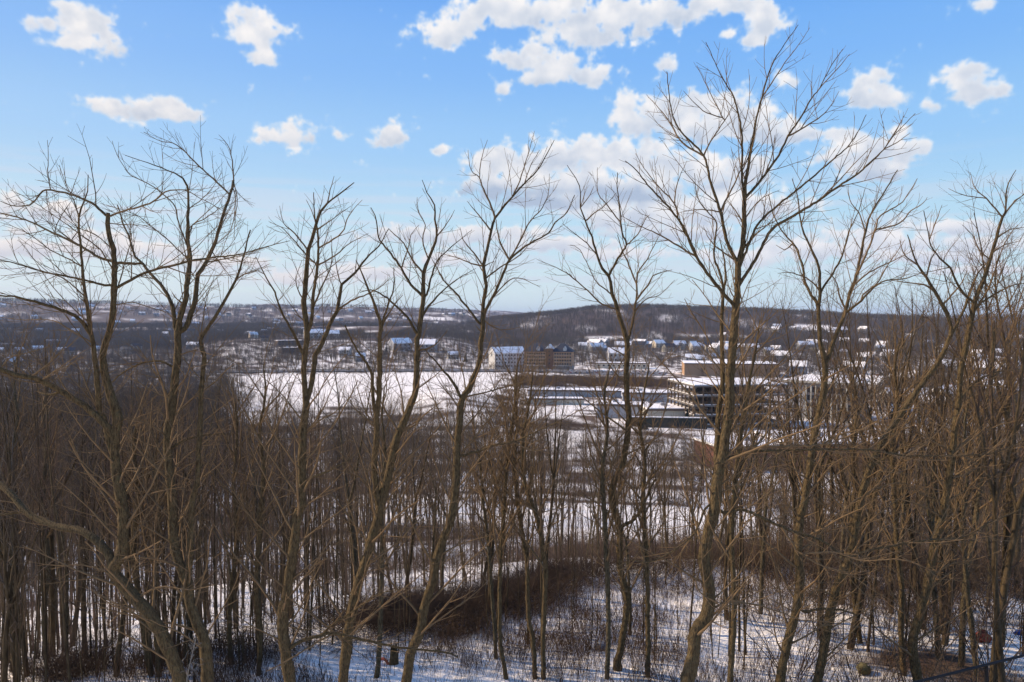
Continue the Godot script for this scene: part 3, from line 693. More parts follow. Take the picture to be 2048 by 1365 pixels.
func shoots(b: Buf, p: PackedVector3Array, r: PackedFloat32Array, rng: RandomNumberGenerator, gap: float, longest: float, from: float, level := 0) -> void:
	var left := rng.randf() * gap
	var turn := rng.randf() * TAU
	var total := 0.0
	for k in p.size() - 1:
		total += p[k].distance_to(p[k + 1])
	var gone := 0.0
	for k in p.size() - 1:
		var seg := p[k + 1] - p[k]
		var sl := seg.length()
		left -= sl
		gone += sl
		if left > 0.0 or gone < total * from or r[k] > 0.05:
			if left < 0.0: left = gap
			continue
		left = gap * rng.randf_range(0.5, 1.5)
		turn += 2.4 + rng.randf_range(-0.5, 0.5)
		var dir := seg / maxf(sl, 0.001)
		var side := dir.cross(Vector3(0.3, 0.2, 0.9)).normalized().rotated(dir, turn)
		var go := (dir * rng.randf_range(0.75, 1.15) + side * rng.randf_range(0.55, 0.9)).normalized()
		var rest := total - gone
		var len_ := clampf(longest * rng.randf_range(0.25, 1.0), 0.1, 0.14 + rest * 0.62)
		var rad := clampf(r[k] * 0.6, 0.0030, 0.0030 + len_ * 0.0052)
		var q := PackedVector3Array([p[k]])
		var qr := PackedFloat32Array([rad])
		var n := 3 + int(len_ * 3.0)
		var bend := Vector3(rng.randf_range(-0.10, 0.10), rng.randf_range(0.02, 0.20), rng.randf_range(-0.10, 0.10))
		for j in n:
			go = (go + bend * 0.7 + Vector3(rng.randf_range(-0.09, 0.09), rng.randf_range(-0.09, 0.09), rng.randf_range(-0.09, 0.09))).normalized()
			q.append(q[-1] + go * len_ / n)
			qr.append(lerpf(rad, 0.0020, (j + 1.0) / n))
		b.tube(q, qr, 3)
		if level < 2 and len_ > (0.25 if level == 0 else 0.40):
			shoots(b, q, qr, rng, gap * 1.05, longest * 0.45, 0.15, level + 1)

func front_trees() -> void:
	var rng := RandomNumberGenerator.new()
	rng.seed = 4711
	for row in FRONT:
		var small: bool = row[2] == 1
		var stems: Array = row[3]
		var depth: float = row[1]
		var pxs: Array = []          # every resampled point so far: [pixel, depth, width]
		var trunk_mat: Material = M.bark if not small or rng.randf() < 0.6 else M.bark_grey
		var root: Node3D
		var base := Vector3.ZERO
		for si in stems.size():
			var halves: PackedStringArray = String(stems[si]).split("|")
			var w01 := halves[0].split_floats(" ")
			var p: Array = []
			var w: Array = []
			for word in halves[1].split(" "):
				var q := word.split_floats(",")
				p.append(Vector2(q[0], q[1]))
				w.append(q[2] if q.size() > 2 else -1.0)
			w[0] = w01[0]
			if w[-1] < 0.0: w[-1] = w01[1]
			var last := 0
			for k in w.size():
				if w[k] >= 0.0:
					for j in range(last + 1, k):
						w[j] = lerpf(w[last], w[k], float(j - last) / (k - last))
					last = k
			if si == 0 and depth == 0.0:
				var foot := ground_hit(p[0].x, p[0].y)
				depth = -(foot.rotated(Vector3.RIGHT, deg_to_rad(PITCH))).z
			var d0 := depth
			var d1 := depth
			if si == 0:
				d1 = depth + rng.randf_range(-0.5, 0.9)
			else:
				var best := 1e9
				var hit: Array
				for e in pxs:
					var dd: float = e[0].distance_squared_to(p[0])
					if dd < best:
						best = dd
						hit = e
				p[0] = hit[0]
				d0 = hit[1]
				w[0] = minf(w[0], hit[2] * 0.95)
				var length := 0.0
				for k in p.size() - 1:
					length += p[k].distance_to(p[k + 1])
				d1 = d0 + rng.randf_range(-1.0, 1.0) * clampf(length * 0.0045 * depth / 11.0, 0.0, 1.8)
			var sm := spline(p, w, 9.0 if w01[0] < 12 else 14.0)
			var pp: PackedVector2Array = sm[0]
			var ww: PackedFloat32Array = sm[1]
			var pts := PackedVector3Array()
			var rad := PackedFloat32Array()
			var nn := pp.size()
			for k in nn:
				var t := k / maxf(nn - 1.0, 1.0)
				var dep := lerpf(d0, d1, t * t * 0.6 + t * 0.4)
				var jig := Vector2(rng.randf_range(-1, 1), rng.randf_range(-1, 1)) * minf(0.9, ww[k] * 0.12 + 0.3) if k > 0 else Vector2.ZERO
				var ring: float = 1.0 + rng.randf_range(-0.05, 0.07)
				pts.append(at(pp[k].x + jig.x, pp[k].y + jig.y, dep))
				rad.append(ww[k] * (0.34 if ww[k] > 14.0 else 0.385) * dep / F * ring)
				pxs.append([pp[k], dep, ww[k]])
			if si == 0:                                      # root the trunk in the ground
				var low := pts[0]
				var down := (pts[0] - pts[mini(4, nn - 1)]).normalized()
				if down.y > -0.7: down = Vector3(down.x * 0.5, -0.8, down.z * 0.5).normalized()
				var gy := hgt(low.x, low.z)
				if low.y - gy > 0.15:
					var foot2 := low + down * ((low.y - gy) / -down.y)
					pts.insert(0, low.lerp(foot2, 0.5))
					rad.insert(0, rad[0] * 1.05)
					pts.insert(0, Vector3(foot2.x, hgt(foot2.x, foot2.z) + 0.18, foot2.z))
					rad.insert(0, rad[0] * 1.15)
				else:
					pts[0].y = minf(pts[0].y, gy + 0.12)
				var f := pts[0]
				pts.insert(0, Vector3(f.x, hgt(f.x, f.z) - 0.10, f.z))
				rad.insert(0, rad[0] * 1.40)
				base = Vector3(f.x, hgt(f.x, f.z), f.z)
				root = thing("bare_tree", row[0], "tree", base, 0.0, "bare trees along the front of the slope")
			for k in pts.size():
				pts[k] -= base
			if small and si == 0:
				rad[rad.size() - 1] = 0.006
				rad[rad.size() - 2] = minf(rad[rad.size() - 2], 0.012)
			var b := Buf.new()
			b.tube(pts, rad, 10 if w01[0] > 20 else (7 if w01[0] > 9 else 5), 0.09 if w01[0] > 9 else 0.0)
			var o := obj("trunk" if si == 0 else "branch", b, trunk_mat if w01[0] > 6 else M.twig, root)
			var tw := Buf.new()
			if si == 0:
				shoots(tw, pts, rad, rng, 0.20 if not small else 0.25, 1.3, 0.55 if not small else 0.3)
			else:
				shoots(tw, pts, rad, rng, 0.12 if root.position.x < -3.5 else 0.155, 1.35 if w01[0] > 4.5 else 0.7, 0.10)
			if si == 0 and not small:                # broken stubs and snags along the trunk
				for l in branch_off(tw, [pts, rad], rng, 24, 0.08, 0.56, 1.7, 0.9, 0.04, 0.0045, 6, 4):
					for l2 in branch_off(tw, l, rng, 5, 0.2, 1.0, 0.7, 0.8, 0.03, 0.0035, 4, 3):
						branch_off(tw, l2, rng, 2, 0.3, 1.0, 0.28, 0.8, 0.02, 0.003, 2, 3)
				for k in 9:
					var a := along([pts, rad], rng.randf_range(0.15, 0.75))
					var out_ := Vector3(rng.randf_range(-1, 1), rng.randf_range(0.0, 0.7), rng.randf_range(-1, 1)).normalized()
					limb(tw, a[0] + out_ * a[1] * 0.7, out_, rng.randf_range(0.06, 0.55), rng.randf_range(0.006, 0.018), 0.004, 4, 4, rng, 0.2, 0.02)
			if small and si == 0:
				for l in branch_off(tw, [pts, rad], rng, 16, 0.35, 0.98, 2.2, 0.7, 0.10, 0.006, 5, 4):
					for l2 in branch_off(tw, l, rng, 6, 0.15, 1.0, 0.9, 0.7, 0.07, 0.004, 4, 3):
						branch_off(tw, l2, rng, 4, 0.2, 1.0, 0.4, 0.8, 0.04, 0.003, 3, 3)
			if tw.v.size():
				tag(obj("twigs", tw, M.twig, o), "", "", "", "stuff")

# ---------------------------------------------------------------- grown trees
func limb(b: Buf, from: Vector3, dir: Vector3, length: float, r0: float, r1: float, segs: int, sides: int, rng: RandomNumberGenerator, wild: float, lift: float, wob := 0.0) -> Array:
	var p := PackedVector3Array([from])
	var r := PackedFloat32Array([r0])
	var go := dir
	for k in segs:
		go = (go + Vector3(rng.randf_range(-wild, wild), rng.randf_range(-wild, wild) * 0.6 + lift, rng.randf_range(-wild, wild))).normalized()
		p.append(p[-1] + go * length / segs)
		r.append(lerpf(r0, r1, pow((k + 1.0) / segs, 0.85)))
	b.tube(p, r, sides, wob)
	return [p, r, go]

func along(l: Array, t: float) -> Array:   # point, radius, direction at share t of a limb
	var p: PackedVector3Array = l[0]
	var r: PackedFloat32Array = l[1]
	var f := t * (p.size() - 1)
	var k := mini(int(f), p.size() - 2)
	return [p[k].lerp(p[k + 1], f - k), lerpf(r[k], r[k + 1], f - k), (p[k + 1] - p[k]).normalized()]

func branch_off(b: Buf, l: Array, rng: RandomNumberGenerator, count: int, t0: float, t1: float, length: float, spread: float, lift: float, thin: float, segs: int, sides: int) -> Array:
	var made: Array = []
	var turn := rng.randf() * TAU
	for k in count:
		var t := lerpf(t0, t1, (k + rng.randf_range(0.1, 0.9)) / count)
		var a := along(l, t)
		turn += 2.4 + rng.randf_range(-0.6, 0.6)
		var d: Vector3 = a[2]
		var side := d.cross(Vector3(0.31, 0.11, 0.93)).normalized().rotated(d, turn)
		var go := (d * rng.randf_range(0.7, 1.1) + side * spread * rng.randf_range(0.7, 1.2)).normalized()
		var len_ := length * rng.randf_range(0.55, 1.1) * (1.15 - t * 0.6)
		var r0 := minf(a[1] * 0.72, thin + len_ * 0.011)
		made.append(limb(b, a[0], go, len_, r0, maxf(r0 * 0.28, thin * 0.6), segs, sides, rng, 0.16, lift))
	return made

func grow_tree(name_: String, seed_: int, height: float, girth: float, trunk_mat: Material, crown_mat: Material, steep: float, full: int) -> Node3D:
	var rng := RandomNumberGenerator.new()
	rng.seed = seed_
	var root := Node3D.new()
	root.name = name_ + "_proto"
	var tb := Buf.new()
	var cb := Buf.new()
	var lean := Vector3(rng.randf_range(-0.10, 0.10), 1, rng.randf_range(-0.10, 0.10)).normalized()
	var stems: Array = []
	var first := limb(tb, Vector3(0, -0.3, 0), lean, height * rng.randf_range(0.38, 0.6), girth, girth * 0.66, 7, 7, rng, 0.07, 0.03, 0.08)
	var forks := 2 if rng.randf() < 0.7 else 3
	var turn := rng.randf() * TAU
	for k in forks:
		var a := along(first, 1.0)
		var side := Vector3(cos(turn + TAU * k / forks), 0, sin(turn + TAU * k / forks))
		stems.append(limb(tb, a[0], (Vector3.UP + side * rng.randf_range(0.15, 0.45)).normalized(), height * rng.randf_range(0.42, 0.58), a[1] * rng.randf_range(0.7, 0.95), girth * 0.10, 7, 5, rng, 0.10, 0.04))
	var big: Array = branch_off(cb, first, rng, 3 + rng.randi() % 4, 0.35, 1.0, height * 0.26, 0.9 * steep, 0.06, 0.006, 5, 4)
	for s in stems:
		big += branch_off(cb, s, rng, 5 + full, 0.10, 0.95, height * 0.27, 0.75 * steep, 0.10, 0.006, 5, 4)
	for l in stems + big:
		var second: Array = branch_off(cb, l, rng, 4 + full, 0.2, 1.0, height * 0.11, 0.8, 0.05, 0.004, 4, 3)
		for m in second:
			for t in branch_off(cb, m, rng, 2 + full / 2, 0.2, 1.0, height * 0.055, 0.8, 0.04, 0.003, 3, 3):
				if full > 2:
					branch_off(cb, t, rng, 2, 0.2, 0.9, height * 0.03, 0.9, 0.02, 0.003, 2, 3)
	obj("trunk", tb, trunk_mat, root)
	obj("crown", cb, crown_mat, root)
	return root

func grow_sapling(seed_: int, height: float, crown_mat: Material, pole := false) -> Node3D:
	var rng := RandomNumberGenerator.new()
	rng.seed = seed_
	var root := Node3D.new()
	root.name = "sapling_proto"
	var tb := Buf.new()
	var cb := Buf.new()
	var l := limb(tb, Vector3(0, -0.2, 0), Vector3(rng.randf_range(-0.12, 0.12), 1, rng.randf_range(-0.12, 0.12)).normalized(), height, 0.032 if pole else 0.024, 0.006, 8, 5, rng, 0.06, 0.04)
	for m in branch_off(cb, l, rng, 8 if pole else 10, 0.5 if pole else 0.25, 0.95, height * (0.22 if pole else 0.30), 0.5, 0.10, 0.0035, 4, 3):
		branch_off(cb, m, rng, 4, 0.2, 1.0, height * 0.12, 0.6, 0.06, 0.003, 4, 3)
	obj("trunk", tb, M.wood_trunk, root)
	obj("crown", cb, crown_mat, root)
	return root

func joined(proto: Node3D) -> ArrayMesh:   # trunk and crown of a grown tree as one mesh, for the far wood
	var b := Buf.new()
	for part in proto.get_children():
		var a: Array = part.mesh.surface_get_arrays(0)
		var s := b.v.size()
		b.v.append_array(a[Mesh.ARRAY_VERTEX])
		b.n.append_array(a[Mesh.ARRAY_NORMAL])
		for k in a[Mesh.ARRAY_INDEX]:
			b.i.append(k + s)
	return b.mesh()

func far_tree_mesh(seed_: int, height: float, stems: int, twig: float, limbs: int, shoots_: int) -> ArrayMesh:   # a bare crown of strong limbs and thick twigs for trees hundreds of metres off
	var rng := RandomNumberGenerator.new()
	rng.seed = seed_
	var b := Buf.new()
	for s in stems:
		var at0 := Vector3(rng.randf_range(-4, 4), -0.5, rng.randf_range(-4, 4)) if stems > 1 else Vector3(0, -0.5, 0)
		var h := height * rng.randf_range(0.75, 1.1)
		var l := limb(b, at0, Vector3(rng.randf_range(-0.08, 0.08), 1, rng.randf_range(-0.08, 0.08)).normalized(), h, 0.17, 0.03, 4, 4, rng, 0.06, 0.03)
		for m in branch_off(b, l, rng, limbs, 0.34, 1.0, h * 0.40, 0.75, 0.10, twig, 3, 3):
			branch_off(b, m, rng, shoots_, 0.15, 1.0, h * 0.19, 0.8, 0.05, twig * 0.8, 2, 3)
	return b.mesh()

func thicket_mesh(seed_: int, stems: int) -> ArrayMesh:
	var rng := RandomNumberGenerator.new()
	rng.seed = seed_
	var b := Buf.new()
	for k in stems:
		var a := rng.randf() * TAU
		var rr := sqrt(rng.randf()) * 0.7
		var l := limb(b, Vector3(cos(a) * rr, -0.05, sin(a) * rr), Vector3(cos(a) * 0.5, 1, sin(a) * 0.5).normalized(), rng.randf_range(0.6, 1.5), 0.007, 0.003, 5, 3, rng, 0.25, -0.10)
		branch_off(b, l, rng, 4, 0.2, 1.0, 0.45, 0.9, 0.0, 0.003, 2, 3)
	return b.mesh()

func tangle_mesh(seed_: int) -> ArrayMesh:
	var rng := RandomNumberGenerator.new()
	rng.seed = seed_
	var b := Buf.new()
	for k in 9:
		var a := rng.randf() * TAU
		var out_ := Vector3(cos(a), 0, sin(a))
		var l := limb(b, out_ * rng.randf() * 0.5 - Vector3(0, 0.05, 0), (out_ * rng.randf_range(0.2, 0.7) + Vector3.UP).normalized(), rng.randf_range(2.2, 4.8), 0.013, 0.004, 8, 4, rng, 0.15, -0.05)
		for m in branch_off(b, l, rng, 6, 0.2, 1.0, 1.1, 0.8, 0.03, 0.004, 4, 3):
			branch_off(b, m, rng, 2, 0.2, 1.0, 0.4, 0.8, 0.02, 0.003, 2, 3)
	return b.mesh()

func weed_mesh(seed_: int, stems: int) -> ArrayMesh:
	var rng := RandomNumberGenerator.new()
	rng.seed = seed_
	var b := Buf.new()
	for k in stems:
		var a := rng.randf() * TAU
		var rr := sqrt(rng.randf()) * 0.45
		limb(b, Vector3(cos(a) * rr, -0.03, sin(a) * rr), Vector3(rng.randf_range(-0.3, 0.3), 1, rng.randf_range(-0.3, 0.3)).normalized(), rng.randf_range(0.15, 0.65), 0.0046, 0.0026, 3, 3, rng, 0.16, -0.03)
	return b.mesh()

func pick(rng: RandomNumberGenerator, d: float, px: float, lift := 0.0) -> Vector3:
	var p := spot(px, d)
	p.y -= lift
	return p

func placed(p: Vector3, turn: float, s: Vector3) -> Transform3D:
	return Transform3D(Basis(Vector3.UP, turn) * Basis.from_scale(s), p)

const LANDMARKS := [[24, "the left edge trunk"], [150, "the broken topped tree's limb"], [235, "the broken topped tree"], [340, "the forked skyline tree"], [602, "the pale twin stemmed tree"], [772, "the leaning dark trunk"], [906, "the slender leaning tree"], [1232, "the round crowned tree"], [1430, "the tallest tree"], [1606, "the knotted trunk"], [1722, "the right leaning trunk"], [1886, "the arched tree"], [2010, "the right edge tree"]]
const ORDER := ["nearest", "second", "third", "fourth", "fifth", "sixth", "seventh", "eighth", "ninth", "tenth", "eleventh", "twelfth", "thirteenth", "fourteenth", "fifteenth", "sixteenth", "seventeenth", "eighteenth", "nineteenth", "twentieth", "twenty first", "twenty second", "twenty third", "twenty fourth", "twenty fifth", "twenty sixth", "twenty seventh", "twenty eighth", "twenty ninth", "thirtieth", "thirty first", "thirty second", "thirty third", "thirty fourth", "thirty fifth", "thirty sixth", "thirty seventh", "thirty eighth", "thirty ninth", "fortieth", "forty first", "forty second", "forty third", "forty fourth", "forty fifth", "forty sixth"]

func name_by_place(rows: Array, what: String) -> void:   # rows of [object, column, ground it stands on]
	var heaps := {}
	for r in rows:
		var mark: Array = LANDMARKS[0]
		for m in LANDMARKS:
			if absf(m[0] - r[1]) < absf(mark[0] - r[1]): mark = m
		var key: String = ("left" if r[1] < mark[0] else "right") + " of " + mark[1] + ", " + r[2]
		if not heaps.has(key): heaps[key] = []
		heaps[key].append([absf(r[1] - mark[0]), r[0]])
	for key in heaps:
		heaps[key].sort_custom(func(a, b): return a[0] < b[0])
		for k in heaps[key].size():
			heaps[key][k][1].set_meta("label", ORDER[mini(k, 45)] + " " + what + " " + key)

func where_words(px: float) -> String:
	if px < 340: return "at the far left"
	if px < 680: return "left of the middle"
	if px < 1024: return "just left of the centre"
	if px < 1370: return "just right of the centre"
	if px < 1700: return "right of the middle"
	return "at the far right"

func slope_trees() -> void:
	var rng := RandomNumberGenerator.new()
	rng.seed = 99
	var protos: Array = []
	for k in 9:
		protos.append(grow_tree("bare_tree", 200 + k, 12.0, 0.105 + 0.012 * (k % 3), M.wood_trunk if k % 3 else M.bark_grey, [M.wood_twig, M.red_twig, M.twig_grey][k % 3], 1.0 if k % 2 else 0.75, k % 2))
	for k in 3:
		protos.append(grow_tree("bare_tree", 230 + k, 12.0, 0.12, M.wood_trunk, M.wood_twig, 0.9, 2))
	# the wood on the near ground at right and the slope beyond the brow
	var rows: Array = []
	var n := 0
	var tries := 0
	while n < 270 and tries < 6000:
		tries += 1
		var px := rng.randf_range(-130, 2180)
		var near := n < 46
		var d: float
		if near:                                     # the near ground, mostly at the right
			px = rng.randf_range(1520, 2170) if n < 28 else rng.randf_range(-100, 2100)
			d = rng.randf_range(15.5, brow(px) + 1.0)
		else:
			d = brow(px) + 1.0 + pow(rng.randf(), 1.25) * 100.0
		var meadow := px > 1070 and px < 1590 and d > 86 and d < 134
		if meadow: continue
		var p := spot(px, d)
		var top_px := lut([0, 690, 300, 740, 480, 790, 900, 800, 1000, 810, 1300, 805, 1430, 815, 1700, 800, 1800, 720, 2100, 680], px) + rng.randf_range(-25, 90)
		if near: top_px = lut([0, 640, 1300, 600, 1500, 560, 2100, 500], px) + rng.randf_range(-30, 190)
		var h := (HORIZON - top_px) / F * d - p.y
		if h < 4.2: continue
		h = minf(h, rng.randf_range(9.0, 16.5))
		var s := h / 12.5
		var wide := s * rng.randf_range(0.65, 0.95) if h > 8 else maxf(s, 0.42) * rng.randf_range(0.9, 1.2)
		var kind := protos[rng.randi() % protos.size()] as Node3D
		var o := copy_of(kind, p, rng.randf() * TAU, Vector3(wide, s, wide), "", "bare trees in the wood on the slope")
		o.set_meta("category", "tree")
		rows.append([o, px, "on the near ground" if near else ("on the upper slope" if d < 50 else ("halfway down the slope" if d < 85 else "far down the slope"))])
		n += 1
	name_by_place(rows, "slim bare tree")
	rows = []
	# thin saplings
	var saps: Array = []
	for k in 6:
		saps.append(grow_sapling(300 + k, 5.0, M.red_twig if k % 2 else M.wood_twig, k > 2))
	var extra: Array = [[], [], [], [], [], []]
	var pool: Array = []
	for k in 1050:
		var px := rng.randf_range(-100, 2150)
		if rng.randf() < 0.25: px = rng.randf_range(-100, 700)
		var d := brow(px) + 0.5 + pow(rng.randf(), 1.5) * 70.0
		if k < 110:
			d = rng.randf_range(15.0, brow(px))
			if px < 1450 and rng.randf() < 0.25: px = rng.randf_range(600, 1500)
		if px > 1070 and px < 1590 and d > 84: continue
		var p := spot(px, d)
		var top_px := lut([0, 860, 480, 900, 900, 930, 1300, 930, 1500, 860, 2100, 800], px) + rng.randf_range(-20, 120)
		var h := clampf((HORIZON - top_px) / F * d - p.y, 2.2, 7.5)
		var s := h / 5.0
		var which := rng.randi() % 6
		if which > 2:
			h = clampf(h * 1.5, 4.5, 10.0)
			s = h / 5.0
		var xz := s * rng.randf_range(0.55, 0.85)
		var turn := rng.randf() * TAU
		pool.append([d, px, which, p, turn, s, xz])
	pool.sort_custom(func(a, b): return a[0] < b[0])
	for k in pool.size():
		var d: float = pool[k][0]
		var px: float = pool[k][1]
		var which: int = pool[k][2]
		var p: Vector3 = pool[k][3]
		var turn: float = pool[k][4]
		var s: float = pool[k][5]
		var xz: float = pool[k][6]
		if k < 290:
			var o := copy_of(saps[which], p, turn, Vector3(xz, s, xz), "", "thin saplings under the bare trees")
			o.set_meta("category", "sapling")
			rows.append([o, px, "on the near ground" if d < brow(px) else ("on the upper slope" if d < 45 else "lower down the slope")])
		else:
			extra[which].append(placed(p, turn, Vector3(xz, s, xz)))
	name_by_place(rows, "thin sapling")
	for k in 6:
		many("sapling_undergrowth", joined(saps[k]), M.red_twig if k % 2 else M.wood_twig, extra[k], "mass of thin bare saplings covering the snowy slope")
	for o in protos + saps:
		o.free()

func undergrowth() -> void:
	var rng := RandomNumberGenerator.new()
	rng.seed = 1234
	var kinds := [thicket_mesh(401, 60), thicket_mesh(402, 75), thicket_mesh(403, 50)]
	var lists: Array = [[], [], []]
	# the dark bramble belt on the brow
	for k in 380:
		var px := rng.randf_range(420, 1620)
		var d := brow(px) + rng.randfn(0.2, 1.0) + lut([420, 2.0, 700, 0.8, 1000, 0.2, 1350, 1.0, 1620, 2.0], px)
		var keep := lut([420, 0.03, 600, 0.15, 700, 0.55, 850, 1.0, 1120, 1.0, 1180, 0.2, 1340, 0.15, 1620, 0.1], px)
		if rng.randf() > keep: continue
		var s := rng.randf_range(0.6, 1.1)
		lists[rng.randi() % 3].append(placed(spot(px, d), rng.randf() * TAU, Vector3(s, s * rng.randf_range(0.3, 0.6), s)))
	for k in 150:
		var px := rng.randf_range(1230, 2150)
		var d := brow(px) + rng.randf_range(-2.5, 8.0)
		var s := rng.randf_range(0.5, 1.0)
		lists[rng.randi() % 3].append(placed(spot(px, d), rng.randf() * TAU, Vector3(s, s * 0.6, s)))
	for k in 22:
		var px := rng.randf_range(-60, 430)
		var d := brow(px) + rng.randf_range(-0.5, 2.5)
		var s := rng.randf_range(0.5, 1.0)
		lists[rng.randi() % 3].append(placed(spot(px, d), rng.randf() * TAU, Vector3(s, s * 0.8, s)))
	for k in 3:
		many("bramble_thicket", kinds[k], M.thicket, lists[k], "dark brown bramble thicket along the brow of the slope")
	# brown scrub in bands on the slope and round the clearing
	var scrub: Array = [[], [], []]
	for k in 1700:
		var px := rng.randf_range(300, 2150)
		var d := rng.randf_range(48, 330)
		var n := patch_noise.get_noise_2d(spot(px, d).x * 0.25, spot(px, d).z * 0.9 + 300.0)
		var right := smoothstep(1330, 1500, px)
		if n > 0.02 - right * -0.3: continue
		if px > 1060 and px < 1590 and d > 88 and d < 138: continue
		var s := rng.randf_range(1.2, 2.6)
		scrub[rng.randi() % 3].append(placed(spot(px, d), rng.randf() * TAU, Vector3(s * 1.5, s * 0.8, s * 1.5)))
	for k in 420:                                   # scrub over the flats right of the mound
		var px := rng.randf_range(985, 1240)
		var d := rng.randf_range(300, 470)
		if px > 1060 and d > 325: continue
		scrub[rng.randi() % 3].append(placed(spot(px, d), rng.randf() * TAU, Vector3(3.4, 2.2, 3.4) * rng.randf_range(0.5, 1.3)))
	for k in 46:                                    # clumps on the mound and specks in the snow field
		var px := rng.randf_range(810, 985) if k < 32 else rng.randf_range(500, 820)
		var d := rng.randf_range(400, 620)
		scrub[rng.randi() % 3].append(placed(spot(px, d), rng.randf() * TAU, Vector3(3.2, 1.6, 3.2) * rng.randf_range(0.5, 1.5)))
	for k in 500:                                   # bands of brush below the brick building and beside the car park
		var px := rng.randf_range(1030, 1345)
		var d := rng.randf_range(560, 640)
		scrub[rng.randi() % 3].append(placed(spot(px, d), rng.randf() * TAU, Vector3(5, 3.4, 5)))
	for k in 3:
		many("brown_scrub", kinds[k], M.red_twig, scrub[k], "reddish brown scrub in bands across the snow")
	# arching tangled brush, thickest at the right
	var arches := [tangle_mesh(441), tangle_mesh(442), tangle_mesh(443)]
	var tangles: Array = [[], [], []]
	for k in 250:
		var px := rng.randf_range(1540, 2160) if k < 165 else rng.randf_range(-60, 1200)
		var d := lerpf(15.0, 75.0, pow(rng.randf(), 1.3)) if k < 165 else brow(px) + rng.randf_range(0.5, 50.0)
		if px > 1060 and px < 1590 and d > 84: continue
		var s := rng.randf_range(0.55, 1.1) * (0.85 if k < 165 else 0.6)
		tangles[rng.randi() % 3].append(placed(spot(px, d), rng.randf() * TAU, Vector3(s, s * rng.randf_range(0.8, 1.2), s)))
	for k in 3:
		many("tangled_brush", arches[k], M.red_twig if k == 1 else M.wood_twig, tangles[k], "tangle of thin arching bare stems between the trunks")
	# dry stalks through the near snow
	var stalks := [weed_mesh(501, 14), weed_mesh(502, 18), weed_mesh(503, 10)]
	var beds: Array = [[], [], []]
	for k in 6500:
		var px := rng.randf_range(-60, 2110)
		var d := rng.randf_range(12.5, brow(px) + 1.0)
		var p := spot(px, d)
		var thick := 0.30 + patch_noise.get_noise_2d(p.x * 1.7 + 50.0, p.z * 1.7) * 1.6 + smoothstep(850, 1150, px) * 0.30
		if rng.randf() > thick: continue
		var s := rng.randf_range(0.5, 1.15)
		beds[rng.randi() % 3].append(placed(p, rng.randf() * TAU, Vector3(s, s * rng.randf_range(0.7, 1.1), s)))
	for k in 3:
		many("dry_weeds", stalks[k], M.weed, beds[k], "dry brown weed stalks poking through the near snow")

